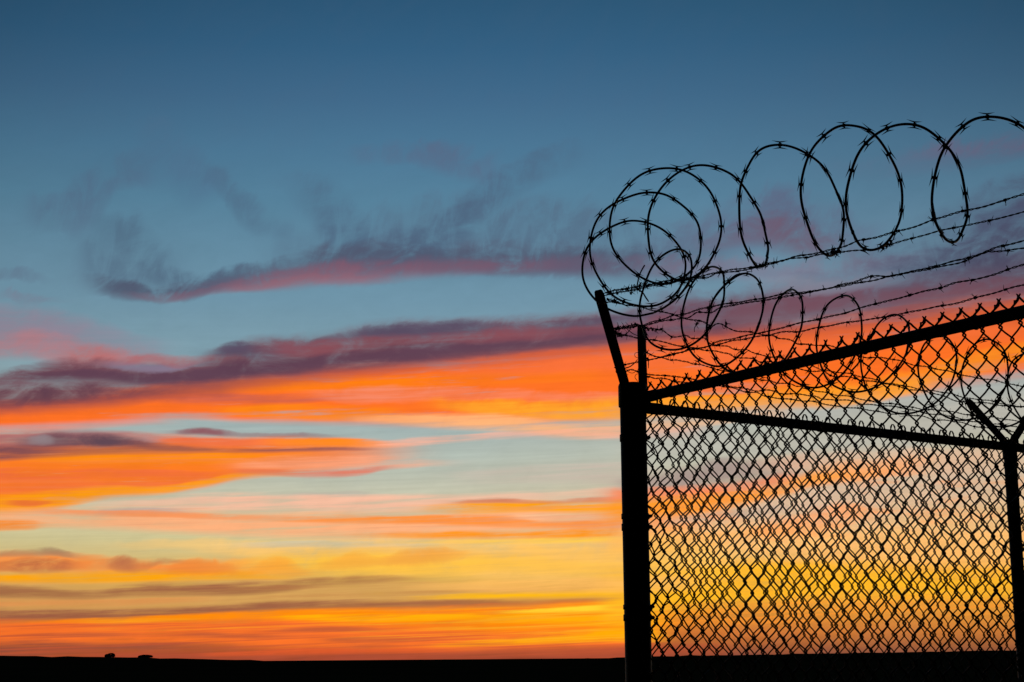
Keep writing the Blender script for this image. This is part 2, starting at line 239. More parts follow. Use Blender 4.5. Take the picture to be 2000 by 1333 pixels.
st((186, 92, 56), [(60, 1241, 5, .3), (200, 1240, 6, .7), (300, 1240, 5, .4), (420, 1241, 6, .8), (540, 1244, 5, .3)], dict(mid=2, fine=3)); st((190, 96, 54), [(540, 1231, 4, .3), (620, 1230, 6, .8), (700, 1230, 6, .7), (770, 1232, 3, .2)], dict(fine=3))
st((186, 90, 54), [(640, 1250, 5, .4), (700, 1250, 7, .8), (800, 1249, 6, .6), (900, 1246, 4, .2)], dict(fine=4))
st((255, 168, 8), [(860, 1262, 4, .4), (980, 1254, 9, .8), (1100, 1246, 14, 1), (1250, 1240, 16, 1)], dict(mid=3, fine=4), tex=(N_fine, -.3, .05, .5))
st((150, 76, 56), [(-150, 1270, 22, .95), (50, 1268, 20, .95), (200, 1264, 13, .8), (350, 1261, 9, .8), (450, 1262, 7, .5)], dict(mid=4, fine=5), tex=(N_fine, -.3, .08, .6))
st((176, 78, 52), [(200, 1282, 12, .8), (400, 1284, 14, .9), (700, 1286, 14, .8), (900, 1284, 14, .85), (1000, 1280, 16, .9), (1250, 1276, 18, .9), (1400, 1275, 20, .4)], dict(mid=2, fine=3))
st((228, 92, 44), [(420, 1278, 5, .6), (560, 1274, 7, .8), (760, 1272, 6, .7), (900, 1272, 4, .3)], dict(fine=4, mid=2))
st((190, 84, 50), [(-150, 1246, 44, .8), (300, 1248, 42, .7), (700, 1252, 36, .6), (1000, 1260, 30, .6), (1250, 1268, 24, .5)], dict(fine=3), tex=(N_str, -.04, .16, 1.0), pw=.6)
st((255, 176, 40), [(200, 1222, 14, .4), (700, 1220, 30, .6), (1000, 1225, 44, .7), (1250, 1220, 50, .7)], dict(fine=3), tex=(N_str, .02, -.16, 1.0), pw=.6)
st((236, 124, 76), [(-150, 960, 50, .4), (200, 930, 60, .45), (500, 900, 40, .4), (700, 890, 30, .3)], dict(fine=3), tex=(N_str, -.02, .18, 1.0))
st((222, 150, 110), [(-150, 1010, 16, .3), (300, 1010, 30, .5), (700, 1020, 40, .5), (1250, 1010, 50, .5)], dict(fine=4), tex=(N_str, 0, .16, 1.0))
st((190, 128, 72), [(300, 1150, 24, .3), (700, 1160, 40, .5), (1000, 1150, 30, .4), (1250, 1130, 30, .3)], dict(fine=4, mid=5), tex=(N_str, -.02, .16, 1.0))
# ---- seen through the mesh
st((188, 184, 172), [(1250, 880, 30, .6), (1500, 870, 30, .7), (1750, 850, 40, .8), (1900, 820, 40, .9), (2050, 800, 40, .9)], WB)
st((214, 176, 158), [(1230, 1010, 60, .3), (1500, 1000, 70, .5), (1800, 960, 60, .4), (2000, 940, 50, .3)], WB)
st((158, 134, 130), [(1220, 950, 22, .5), (1310, 942, 28, .75), (1400, 926, 32, .85), (1500, 920, 28, .7), (1600, 905, 24, .3)], dict(puff=10, mid=7))
st((250, 134, 84), [(1220, 968, 16, .9), (1350, 964, 18, .95), (1450, 952, 18, .9), (1550, 934, 18, .7)], dict(mid=7, puff=5))
st((255, 152, 34), [(1220, 1000, 28, 1), (1320, 992, 28, 1), (1420, 978, 22, .95), (1520, 958, 18, .8), (1620, 935, 14, .5)], dict(mid=7, fine=5)); st((255, 160, 50), [(1220, 1064, 16, .7), (1320, 1060, 18, .8), (1420, 1050, 14, .5), (1520, 1040, 10, .2)], dict(mid=7, fine=5), tex=tf)
st((255, 162, 70), [(1540, 940, 16, .5), (1640, 922, 26, 1), (1700, 918, 24, .95), (1800, 902, 14, .5)], dict(puff=8, mid=5))
st((246, 182, 142), [(1500, 905, 20, .3), (1700, 900, 34, .6), (1850, 900, 34, .5), (1980, 890, 30, .4)], WB)
st((186, 166, 150), [(1340, 1014, 8, .3), (1440, 1004, 10, .6), (1540, 992, 9, .3)], dict(mid=6)); 
st((255, 188, 108), [(1230, 1060, 34, .8), (1400, 1050, 40, .7), (1600, 1060, 40, .6), (1800, 1070, 40, .7), (2000, 1070, 40, .7)], WB, pw=1)
st((255, 184, 36), [(1220, 1160, 70, .95), (1400, 1144, 56, .95), (1550, 1136, 46, .95), (1700, 1136, 42, .9), (1850, 1140, 38, .85), (2000, 1140, 34, .8)], dict(mid=8, fine=4), tex=(N_fine, -.35, .05, .3))
st((255, 192, 84), [(350, 1100, 24, .15), (600, 1098, 40, .4), (900, 1096, 46, .55), (1250, 1094, 56, .65), (1400, 1094, 50, .3)], WB)
st((255, 188, 96), [(800, 1146, 8, .2), (950, 1146, 14, .6), (1250, 1142, 20, .8), (1350, 1140, 18, .4)], WF)
st((255, 158, 84), [(1250, 1030, 50, .4), (1500, 1010, 70, .6), (1750, 980, 80, .6), (1980, 950, 70, .5)], dict(mid=8), tex=(N_mid, -.02, .14, 1.0))
st((255, 150, 40), [(1230, 1200, 26, .6), (1450, 1200, 26, .6), (1700, 1190, 26, .5), (1950, 1180, 24, .4)], dict(fine=5), tex=(N_str, -.04, .12, 1.0))
v_ = M('MULTIPLY_ADD', M('MULTIPLY_ADD', N_str, .45, N_fine), M('MULTIPLY', sstep(E, 560.0, 820.0), .30), 1.0)
v_ = M('MULTIPLY_ADD', M('MULTIPLY_ADD', N_wisp, .8, N_puff), M('MULTIPLY', sstep(E, 150.0, 500.0), .16), v_)
vm = node('ShaderNodeVectorMath', operation='SCALE'); LK.new(C, vm.inputs[0]); LK.new(v_, vm.inputs['Scale']); C = vm.outputs[0]
side = M('DIVIDE', M('SUBTRACT', A, 980.0), 1000.0)
kk = M('MULTIPLY_ADD', sstep(E, -100.0, 900.0), -.27, .31)
fall = M('MAXIMUM', M('SUBTRACT', 1.0, M('MULTIPLY', M('MULTIPLY', side, side), kk)), .1)
# the sky darkens away from the afterglow, all the way round to the east
glow = M('MULTIPLY', fall, M('MULTIPLY_ADD', sstep(Y, .55, .84), .988, .012))
bg = node('ShaderNodeBackground'); wo = node('ShaderNodeOutputWorld')
LK.new(C, bg.inputs[0]); LK.new(glow, bg.inputs[1]); LK.new(bg.outputs[0], wo.inputs[0])
W.cycles.sampling_method = 'MANUAL'; W.cycles.sample_map_resolution = 512

# ------------------------------------------------------------------ materials
def mat(name, base, rough, metal=0.0, bump=None, vary=None):
    m = bpy.data.materials.new(name); m.use_nodes = True; t = m.node_tree; b = t.nodes['Principled BSDF']
    b.inputs['Base Color'].default_value = (*base, 1); b.inputs['Roughness'].default_value = rough; b.inputs['Metallic'].default_value = metal
    c = t.nodes.new('ShaderNodeTexCoord')
    if vary:
        n = t.nodes.new('ShaderNodeTexNoise'); n.inputs['Scale'].default_value = vary[0]; n.inputs['Detail'].default_value = 6
        r = t.nodes.new('ShaderNodeValToRGB'); r.color_ramp.elements[0].position = .35; r.color_ramp.elements[1].position = .68
        r.color_ramp.elements[0].color = (*base, 1); r.color_ramp.elements[1].color = (*vary[1], 1)
        t.links.new(c.outputs['Object'], n.inputs['Vector']); t.links.new(n.outputs[0], r.inputs[0]); t.links.new(r.outputs[0], b.inputs['Base Color'])
    if bump:
        n = t.nodes.new('ShaderNodeTexNoise'); n.inputs['Scale'].default_value = bump[0]; n.inputs['Detail'].default_value = 5
        u = t.nodes.new('ShaderNodeBump'); u.inputs['Strength'].default_value = bump[1]; u.inputs['Distance'].default_value = bump[2]
        t.links.new(c.outputs['Object'], n.inputs['Vector']); t.links.new(n.outputs[0], u.inputs['Height']); t.links.new(u.outputs[0], b.inputs['Normal'])
    return m
m_pipe = mat('weathered_galvanised_pipe', (.06, .062, .066), .62, .55, (60, .35, .004), (9, (.035, .033, .032)))
m_wire = mat('weathered_wire', (.05, .05, .053), .62, .5, None, (40, (.045, .03, .022)))
m_razor = mat('razor_steel', (.10, .11, .12), .42, .7, None, (30, (.07, .065, .06)))
m_barb = mat('rusty_barbed_wire', (.045, .04, .04), .6, .5, None, (60, (.05, .028, .018)))
m_soil = mat('dark_field', (.075, .08, .045), 1.0, 0, (.4, .6, .3), (.02, (.05, .055, .03)))
m_leaf = mat('dark_foliage', (.010, .014, .007), .9, 0, None, (2, (.012, .018, .009)))
m_bark = mat('bark', (.03, .024, .018), .95)
for m_ in (m_soil, m_leaf, m_bark): m_.node_tree.nodes['Principled BSDF'].inputs['Specular IOR Level'].default_value = 0.0

# ------------------------------------------------------------------ mesh helpers
class MB:
    def __init__(s): s.v = []; s.f = []; s.n = 0
    def add(s, v, f):
        s.v.append(np.asarray(v, float).reshape(-1, 3)); s.f += [tuple(i + s.n for i in q) for q in f]; s.n += len(s.v[-1])
    def tube(s, P, r, sides=6, cap=True):
        P = np.asarray(P, float); n = len(P)
        T = np.gradient(P, axis=0); T /= np.maximum(np.linalg.norm(T, axis=1, keepdims=True), 1e-9)
        ref = np.array([0, 0, 1.0]) if abs(T[0][2]) < .9 else np.array([1.0, 0, 0])
        N = np.zeros_like(P); a = np.cross(T[0], ref); a /= np.linalg.norm(a); N[0] = a
        for i in range(1, n):
            a = a - T[i] * (a @ T[i]); l = math.sqrt(a @ a); a = a / l if l > 1e-9 else N[i - 1]; N[i] = a
        B = np.cross(T, N); ang = np.arange(sides) * 2 * math.pi / sides
        rr = np.broadcast_to(np.asarray(r, float), (n,))[:, None, None]
        V = P[:, None, :] + rr * (N[:, None, :] * np.cos(ang)[None, :, None] + B[:, None, :] * np.sin(ang)[None, :, None])
        i = np.arange(n - 1)[:, None] * sides; j = np.arange(sides)[None, :]; j2 = (j + 1) % sides
        q = np.stack([i + j, i + j2, i + sides + j2, i + sides + j], -1).reshape(-1, 4)
        f = [tuple(x) for x in q.tolist()]
        if cap: f += [tuple(range(sides - 1, -1, -1)), tuple(range((n - 1) * sides, n * sides))]
        s.add(V.reshape(-1, 3), f)
    def lathe(s, prof, c=(0, 0, 0), sides=32):      # prof: (r, z)
        ang = np.arange(sides) * 2 * math.pi / sides
        V = np.array([[(c[0] + r * math.cos(a), c[1] + r * math.sin(a), c[2] + z) for a in ang] for r, z in prof]).reshape(-1, 3)
        f = []
        for i in range(len(prof) - 1):
            for j in range(sides):
                k = (j + 1) % sides; f.append((i * sides + j, i * sides + k, (i + 1) * sides + k, (i + 1) * sides + j))
        f += [tuple(range(sides - 1, -1, -1)), tuple(range((len(prof) - 1) * sides, len(prof) * sides))]
        s.add(V, f)
    def build(s, name, m, parent=None, smooth=True):
        me = bpy.data.meshes.new(name); me.from_pydata(np.concatenate(s.v).tolist(), [], s.f); me.update()
        if smooth: me.polygons.foreach_set('use_smooth', [True] * len(me.polygons))
        me.materials.append(m); return link(name, me, parent)
def link(name, me, parent=None):
    o = bpy.data.objects.new(name, me); COL.objects.link(o)
    if parent: o.parent = parent
    return o
def tag(o, label=None, cat=None, group=None, kind=None):
    for k, v in (('label', label), ('category', cat), ('group', group), ('kind', kind)):
        if v: o[k] = v
    return o
def empty(name, loc=(0, 0, 0)):
    o = bpy.data.objects.new(name, None); COL.objects.link(o); o.location = loc; o.empty_display_size = .1; return o
def catmull(P, step):
    P = np.asarray(P, float); Q = [P[0] * 2 - P[1]] + list(P) + [P[-1] * 2 - P[-2]]; out = []
    for i in range(1, len(Q) - 2):
        p0, p1, p2, p3 = Q[i - 1], Q[i], Q[i + 1], Q[i + 2]
        t0 = 0; t1 = np.linalg.norm(p1 - p0) ** .5 + 1e-6; t2 = t1 + np.linalg.norm(p2 - p1) ** .5 + 1e-6; t3 = t2 + np.linalg.norm(p3 - p2) ** .5 + 1e-6
        n = max(2, int(np.linalg.norm(p2 - p1) / step))
        for k in range(n):
            t = t1 + (t2 - t1) * k / n
            A1 = (t1 - t) / (t1 - t0) * p0 + (t - t0) / (t1 - t0) * p1; A2 = (t2 - t) / (t2 - t1) * p1 + (t - t1) / (t2 - t1) * p2; A3 = (t3 - t) / (t3 - t2) * p2 + (t - t2) / (t3 - t2) * p3
            B1 = (t2 - t) / (t2 - t0) * A1 + (t - t0) / (t2 - t0) * A2; B2 = (t3 - t) / (t3 - t1) * A2 + (t - t1) / (t3 - t1) * A3
            out.append((t2 - t) / (t2 - t1) * B1 + (t - t1) / (t2 - t1) * B2)
    out.append(P[-1]); return np.array(out)
def smooth(P, n=2):
    P = P.copy()
    for _ in range(n): P[1:-1] = P[1:-1] * .5 + (P[:-2] + P[2:]) * .25
    return P
def evenly(P, d, start=0.0):
    seg = np.linalg.norm(np.diff(P, axis=0), axis=1); s = np.concatenate([[0], np.cumsum(seg)])
    q = np.arange(start, s[-1], d); pts = np.stack([np.interp(q, s, P[:, k]) for k in range(3)], 1)
    q2 = np.minimum(q + .004, s[-1]); q1 = np.maximum(q - .004, 0)
    tg = np.stack([np.interp(q2, s, P[:, k]) - np.interp(q1, s, P[:, k]) for k in range(3)], 1)
    return pts, tg / np.linalg.norm(tg, axis=1, keepdims=True)

# ------------------------------------------------------------------ where the two fences run
HN, HF = .922, .882           # heights of the two top rails over the eye
def at_h(x, y, h):            # the point of a line of sight at height h over the eye
    d = ray(x, y); return d * (h / d[2]) + np.array([0, 0, EYE])
class Line:
    def __init__(s, a, b, side):
        s.a = a.copy(); s.a[2] = 0; d = b - a; d[2] = 0; s.d = d / np.linalg.norm(d)
        s.p = np.array([s.d[1], -s.d[0], 0]) * side      # towards the camera
    def P(s, u, off=0.0, z=0.0): return s.a + s.d * u + s.p * off + np.array([0, 0, z])
    def hit(s, x, y, off=0.0):    # where the line of sight meets the upright plane parallel to the fence, off metres nearer
        r = ray(x, y); o = s.a + s.p * off; t = (o @ s.p) / (r @ s.p)
        return r * t + np.array([0, 0, EYE])
    def u(s, p): return (p - s.a) @ s.d
near = Line(at_h(1266, 775, HN), at_h(2000, 609, HN), 1)
far = Line(at_h(1266, 797.5, HF), at_h(1978, 874, HF), 1)
if near.p[1] > 0: near.p = -near.p
if far.p[1] > 0: far.p = -far.p
POST = near.hit(1236.2, 800, 0); POST[2] = 0
print('POST', POST, 'near d', near.d, 'far d', far.d, 'far post u', far.u(far.hit(1978, 880)))
G_ROWS = int(2.5 / .0755)

def wavy(u, z, seed, amp):
    return amp * (math.sin(u * 7.3 + z * 3.1 + seed) * .5 + math.sin(u * 3.1 - z * 8.7 + seed * 2.3) * .35 + math.sin(u * 17 + z * 13 + seed * .7) * .15)
TH = [0, .05, .14, .36, .45, .5, .55, .64, .86, .95]
def fabric(name, line, cols, z0, h, lean, seed, parent, knuckle, zmin, messy=None, side=1, wr=.0027):
    """chain link: one zigzag wire between each pair of neighbouring columns"""
    mb = MB(); c = [cols[0]]
    for a, b in zip(cols[:-1], cols[1:]): c += [(a + b) / 2, b]
    rows = int((z0 - zmin) / h); rnd = random.Random(seed); de = .0054; off0 = .024 * side
    jit = {}
    def nj(j, k):
        if (j, k) not in jit: jit[(j, k)] = (rnd.gauss(0, .0012), rnd.gauss(0, .0015))
        return jit[(j, k)]
    for j in range(len(c) - 1):
        a, b = c[j], c[j + 1]; ph = j % 2; P = []
        # k counts half rows; even wires start at column a, odd wires at column b (both are peak columns)
        nh = rows * 2
        for k in range(nh):
            onA = (k % 2 == 0) == (ph == 0)
            x0 = (a - de) if onA else (b + de); x1 = (b + de) if onA else (a - de)
            c0, c1 = (j, j + 1) if onA else (j + 1, j)
            j0 = nj(c0, k); j1 = nj(c1, k + 1); sgn = 1 if onA else -1
            for q in ((0, .05, .14, .5, .86, .95) if k else (0.12, .3, .5, .86, .95)):
                fx = q
                e = math.asin(.985 * math.cos(math.pi * q)) / math.asin(.985)
                x = (x0 + x1) / 2 + (x0 - x1) / 2 * e; z = z0 - (k + q) * h / 2
                w0 = 1 - q
                x += j0[0] * w0 + j1[0] * q; z += j0[1] * w0 + j1[1] * q
                t = z0 - z
                x += lean * t * min(1.0, max(0.0, (x - .02) / 1.1)) + wavy(x, z, seed, .006) * min(1, t / .05 + .1); z += wavy(x * 1.3, z, seed + 4, .005)
                # gentle arc of the wire between the knots
                x += .0022 * math.sin(2 * math.pi * q)
                if messy:
                    x += messy(x, t)
                dep = off0 + sgn * .0030 * math.sin(math.pi * q) + wavy(x * .6, z * .7, seed + 9, .006)
                P.append(line.P(x, dep, z))
        if not knuckle:
            # twisted selvage: the pair is wound together and cut to two short points
            top = P[0]
            if ph == 0:      # this wire comes up to its left column: it winds down the slope of its neighbour
                pk = line.P(a + lean * 0, off0, z0 + .001)
                dn = np.array(line.P(a - (b - a) * .62, off0, z0 - h * .31)); w = []
                for q in np.linspace(0, 1, 9):
                    w.append(pk + (dn - pk) * q + line.p * .0030 * math.cos(q * 11) + np.array([0, 0, .0030 * math.sin(q * 11)]))
                P = [line.P(a - .0040, off0 + .003, z0 + .0046)] + [line.P(a + .0005, off0 + .003, z0)] + P[1:]
                mb.tube(w, wr, 5)
            else:
                P = [line.P(b + .0042, off0 - .003, z0 + .0048), line.P(b, off0 - .003, z0)] + P[1:]
        else:
            s_ = -1 if ph == 0 else 1; cc = a if ph == 0 else b
            P = [line.P(cc + s_ * -.0075 * -1, off0 + .004 * s_, z0 - .010), line.P(cc + s_ * .0085, off0 + .004 * s_, z0 + .002), line.P(cc + s_ * .005, off0, z0 + .011), line.P(cc - s_ * .004, off0, z0 + .0115), line.P(cc - s_ * .008, off0, z0 + .003)] + P[2:]
        rr_ = np.full(len(P), wr)
        if not knuckle: rr_[:5] = [wr * .8, wr * 1.0, wr * 1.25, wr * 1.25, wr * 1.1]
        mb.tube(P, rr_, 5, cap=True)
    o = mb.build(name, m_wire, parent)
    o['label'] = 'weathered diamond wire mesh'
    return o

def pipe(a, b, r, sides=20, ends=True):
    mb = MB(); a = np.asarray(a, float); b = np.asarray(b, float)
    d = (b - a) / np.linalg.norm(b - a)
    n = 12; P = [a + (b - a) * i / n for i in range(n + 1)]
    mb.tube(P, r, sides); return mb
def boxbar(mb, a, b, w, t, side_dir, taper=1.0, bev=.003):
    """pressed steel bar from a to b: w wide along side_dir, t thick"""
    a = np.asarray(a, float); b = np.asarray(b, float); d = b - a; L = np.linalg.norm(d); d = d / L
    s = np.asarray(side_dir, float); s = s - d * (s @ d); s /= np.linalg.norm(s); n = np.cross(d, s)
    V = []; prof = []
    for sx, sy in ((1, 1), (-1, 1), (-1, -1), (1, -1)):
        x, y = sx * w / 2, sy * t / 2
        prof += [(x - sx * bev * (1 if sx == sy else 0), y - sy * bev * (0 if sx == sy else 1)), (x - sx * bev * (0 if sx == sy else 1), y - sy * bev * (1 if sx == sy else 0))]
    st = [(0, 1), (.94, taper), (.985, taper * .86), (1.0, taper * .55)]
    for q, k in st: V += [a + d * L * q + s * x * k + n * y * k for x, y in prof]
    m = 8; f = []
    for i in range(len(st) - 1):
        for j in range(m): f.append((i * m + j, i * m + (j + 1) % m, (i + 1) * m + (j + 1) % m, (i + 1) * m + j))
    f += [tuple(range(m - 1, -1, -1)), tuple(range((len(st) - 1) * m, len(st) * m))]
    mb.add(V, f)

# ------------------------------------------------------------------ ground
RIDGE = 1000.0
def ridge(az):        # photo x -> extra pixels the land rises above the flat horizon
    x = 1000 + 3200 * math.tan(az) if abs(az) < 1.2 else (9999 if az > 0 else -9999)
    pts = [(-2500, 5), (-800, 16), (0, 12.5), (250, 8.0), (450, 2.5), (560, .6), (700, 0), (950, .2), (1150, 1.2), (1400, 3.5), (1700, 6.0), (2000, 8.5), (3000, 10), (5000, 3)]
    return float(np.interp(x, [p[0] for p in pts], [p[1] for p in pts]))
def land(x, y):
    r = math.hypot(x, y); az = math.atan2(x, y)
    k = max(0.0, min(1.0, (r - 250) / (RIDGE - 250))); k = k * k * (3 - 2 * k)
    back = 1.0 if r < RIDGE else max(0.0, 1 - (r - RIDGE) / 900)
    hh = k * back * (ridge(az) / F * RIDGE + EYE * min(1, ridge(az) / 2.0)) 
    rg = k * max(0.0, 1 - abs(r - RIDGE) / 500) * (.16 * math.sin(az * 310 + 1) + .12 * math.sin(az * 911) + .10 * math.sin(az * 1733 + 2) + .08 * math.sin(az * 77))
    return hh + rg + (.05 * math.sin(x * .11) * math.sin(y * .07 + 1) if r > 12 else 0) * min(1, (r - 12) / 40 if r > 12 else 0)
gm = MB(); NA = 720; rad = [0.0] + [1.5 * 1.13 ** i for i in range(0, 74)]
rad = [r for r in rad if r < 12000] + [14000]
V = [(0, 0, 0)]; f = []
for i, r in enumerate(rad[1:]):
    for j in range(NA):
        a = 2 * math.pi * j / NA; x, y = r * math.sin(a), r * math.cos(a); V.append((x, y, land(x, y)))
for j in range(NA): f.append((0, 1 + (j + 1) % NA, 1 + j))
for i in range(len(rad) - 2):
    b0 = 1 + i * NA; b1 = b0 + NA
    for j in range(NA): k = (j + 1) % NA; f.append((b0 + j, b0 + k, b1 + k, b1 + j))
gm.add(V, f); tag(gm.build('ground', m_soil), kind='structure')

# ------------------------------------------------------------------ corner post
cp = empty('corner_post', POST)
tag(cp, 'thick round corner post where the two fences meet, with two slanted barb arms', 'fence post')
def prt(mb, name, m, parent, origin, smooth=True, label=None):
    mb.v = [v - np.asarray(origin) for v in mb.v]; o = mb.build(name, m, parent, smooth)
    if label: o['label'] = label
    return o
PR = .0474; px, py = POST[0], POST[1]
ztop = at_h(1240, 790, 1)[2]; 
def z_at(x, y, depth): 
    d = ray(x, y); return EYE + d[2] * depth / d[1]
zc_t = z_at(1240, 749, POST[1]); zc_b = z_at(1240, 795, POST[1])
m_ = MB(); m_.lathe([(PR, -.3), (PR, zc_b + .01)], (px, py, 0), 40); prt(m_, 'shaft', m_pipe, cp, POST)
m_ = MB(); m_.lathe([(PR + .0045, zc_b), (PR + .005, zc_b + .004), (PR + .005, zc_t - .012), (PR + .002, zc_t - .003), (PR - .012, zc_t)], (px, py, 0), 40); prt(m_, 'post_cap', m_pipe, cp, POST)
base1 = np.array([px - .022, py - .012, zc_t - .03]); 
def pt(x, y, depth): r = ray(x, y); return r * (depth / r[1]) + np.array([0, 0, EYE])
TIP1 = pt(1168, 568, POST[1] - .30); TIP2 = pt(1252.5, 637, POST[1] + .29)
base1 = pt(1222, 757, POST[1] - .02); base2 = pt(1256, 757, POST[1] + .005)
m_ = MB(); boxbar(m_, base1, TIP1, .034, .022, (1, 0, 0)); a1 = prt(m_, 'barb_arm', m_pipe, cp, POST, label='barb arm leaning outwards to the left of the post')
m_ = MB(); boxbar(m_, base2, TIP2, .032, .022, (1, 0, 0)); a2 = prt(m_, 'barb_arm', m_pipe, cp, POST, label='barb arm leaning away over the far side')
for yy, hh in ((856, .026), (1009, .020), (1030, .026), (1186, .018), (1207, .024), (1400, .026)):
    z = z_at(1240, yy, POST[1]); m_ = MB(); m_.lathe([(PR + .0006, z - hh / 2), (PR + .0030, z - hh / 2 + .001), (PR + .0030, z + hh / 2 - .001), (PR + .0006, z + hh / 2)], (px, py, 0), 40)
    b = prt(m_, 'tension_band', m_pipe, cp, POST)
    m_ = MB(); c0 = np.array([px + PR + .002, py - .004, z]); boxbar(m_, c0 - [.006, 0, 0], c0 + [.008, 0, 0], hh * .6, .005, (0, 0, 1)); m_.tube([c0 + [.006, -.012, 0], c0 + [.006, .014, 0]], .004, 6); m_.tube([c0 + [.006, -.014, 0], c0 + [.006, -.009, 0]], .0062, 6)
    prt(m_, 'bolt', m_pipe, b, POST, False)

# ------------------------------------------------------------------ near fence (comes towards the camera on the right)
zN = EYE + HN; zF = EYE + HF
U_END = 2.9
fn = empty('chain_link_fence', near.P(.08)); NO = near.P(.08)
tag(fn, 'chain link fence coming towards the camera, its top rail rising to the right', 'fence', 'chain link fences meeting at the corner post')
r0 = near.P(-.005, 0, zN)
prt(pipe(near.P(-.02, 0, zN), near.P(U_END + .3, 0, zN), .0184, 24), 'top_rail', m_pipe, fn, NO)
m_ = pipe(near.P(-.025, 0, zN), near.P(.040, 0, zN), .0208, 24); prt(m_, 'rail_end', m_pipe, fn, NO)
peaks = [(1269.8,756.8),(1290.8,750.8),(1317,744.8),(1341,741),(1366.5,733.5),(1392.8,728.3),(1420,722),(1447.3,714.5),(1473.5,708.5),(1499.8,701),(1524,696),(1552.3,689.3),(1581.9,680.8),(1613,674.8),(1644,666.5),(1675.5,658),(1707.7,650.8),(1740.3,641.8),(1773.3,633.5),(1805.7,627.5),(1840.8,617),(1877,609),(1914,598.7),(1950.8,588.5),(1989.4,579.5)]
H = [near.hit(x, y, .024) for x, y in peaks]; uc = [near.u(p) for p in H]; zt = float(np.mean([p[2] for p in H]))
w = (uc[-1] - uc[3]) / (len(uc) - 4); print('near w', w, 'z top', zt - EYE, 'rail', HN, np.diff(uc))
while uc[-1] < U_END: uc.append(uc[-1] + w)
def messy_n(x, t): 
    k = max(0.0, 1 - x / .45) * min(1, t / .3); return k * (.010 * math.sin(x * 41 + t * 23) + .006 * math.sin(t * 57 + x * 13))
uc = [uc[0] - w * 1.0] + uc
ob = fabric('wire_mesh', near, uc, zt + .011, .0757, .036, 3, None, False, .06, messy_n)
ob.data.transform(Matrix.Translation(-Vector(NO))); ob.parent = fn
def tie(line, u, z, rr, parent, org, spread=.012, n=1.6, label=None):
    m = MB(); P = []
    for i in range(26):
        q = i / 25; a = q * 2 * math.pi * n; P.append(line.P(u + (q - .5) * spread, math.cos(a) * rr, z + math.sin(a) * rr))
    P = [line.P(u - spread * 1.2, rr + .012, z + .02)] + P + [line.P(u + spread * 1.3, rr + .008, z - .022)]
    m.tube(P, .0018, 5); return prt(m, 'tie_wire', m_wire, parent, org)
for x in (1310, 1500, 1688, 1905): tie(near, near.u(near.hit(x, 775 - (x - 1266) * .226)), zN, .0202, fn, NO)
# blob of twisted tie ends over the rail
for x, y in ((1499, 708), (1690, 667)):
    m_ = MB(); c0 = near.hit(x, y, .03)
    for k in range(7):
        a = k * 2.4; m_.tube([c0 + near.d * -.012 * math.cos(a) + [0, 0, -.014], c0 + near.d * .006 * math.cos(a) + near.p * .006 * math.sin(a), c0 + near.d * .017 * math.cos(a + .8) + [0, 0, .016 * math.sin(a * 1.7)]], .0018, 5)
    prt(m_, 'tie_wire', m_wire, fn, NO)
# line post closing the near run (just outside the frame)
def line_post(line, u, ztop, r, parent, org, tipA, tipB, zb):
    c0 = line.P(u); m = MB(); m.lathe([(r, -.3), (r, ztop)], c0, 28); p = prt(m, 'line_post', m_pipe, parent, org)
    m = MB(); m.lathe([(r + .003, ztop - .055), (r + .004, ztop - .05), (r + .004, ztop + .004), (r - .006, ztop + .012)], c0, 28); prt(m, 'post_cap', m_pipe, p, org)
    for t in (tipA, tipB):
        m = MB(); b0 = c0 + np.array([0, 0, zb]); boxbar(m, b0, t, .031, .022, line.d); prt(m, 'barb_arm', m_pipe, p, org)
line_post(near, U_END, zN - .01, .0254, fn, NO, near.P(U_END, .30, zN + .30), near.P(U_END, -.30, zN + .30), zN - .01)

# ------------------------------------------------------------------ far fence
ff = empty('chain_link_fence', far.P(.08)); FO = far.P(.08)
tag(ff, 'chain link fence running away behind, its top rail sloping down to the V armed post', 'fence', 'chain link fences meeting at the corner post')
uP = far.u(far.hit(1973.6, 905)); U2 = uP + 2.3
prt(pipe(far.P(-.02, 0, zF), far.P(U2 + .1, 0, zF), .0190, 24), 'top_rail', m_pipe, ff, FO)
m_ = pipe(far.P(-.02, 0, zF), far.P(.06, 0, zF), .0212, 24); prt(m_, 'rail_end', m_pipe, ff, FO)
kx = [1336.7,1359,1382,1406,1430,1453,1476.5,1500,1526.5,1549,1571,1594,1616.5,1638,1661,1683.5,1704.5,1724,1745,1766,1784,1804,1818.6,1837.5,1857.8,1877,1898,1917,1934,1948]
kc = [far.u(far.hit(x, 787 + (x - 1266) * .107, .02)) for x in kx]
w2 = (kc[-1] - kc[0]) / (len(kc) - 1); print('far w', w2, 'far len', uP)
kc = [kc[0] - w2 * i for i in range(4, 0, -1) if kc[0] - w2 * i > -.06] + kc
kc = [a * .6 + (kc[0] + w2 * i) * .4 for i, a in enumerate(kc)]
while kc[-1] < U2 - .05: kc.append(kc[-1] + w2)
ob = fabric('wire_mesh', far, kc, zF + .024, .0752, .004, 11, None, True, .06, lambda x, t: max(0, 1 - x / .4) * .006 * math.sin(t * 31 + x * 40), wr=.0025)
ob.data.transform(Matrix.Translation(-Vector(FO))); ob.parent = ff
LT = pt(1889, 781, (far.P(uP, -.26))[1]); LT2 = pt(2047, 752, (far.P(uP, .27))[1])
line_post(far, uP, zF + .002, .0268, ff, FO, LT, LT2, zF + .0)
line_post(far, U2, zF + .002, .0255, ff, FO, far.P(U2, -.26, LT[2]), far.P(U2, .27, LT[2]), zF)
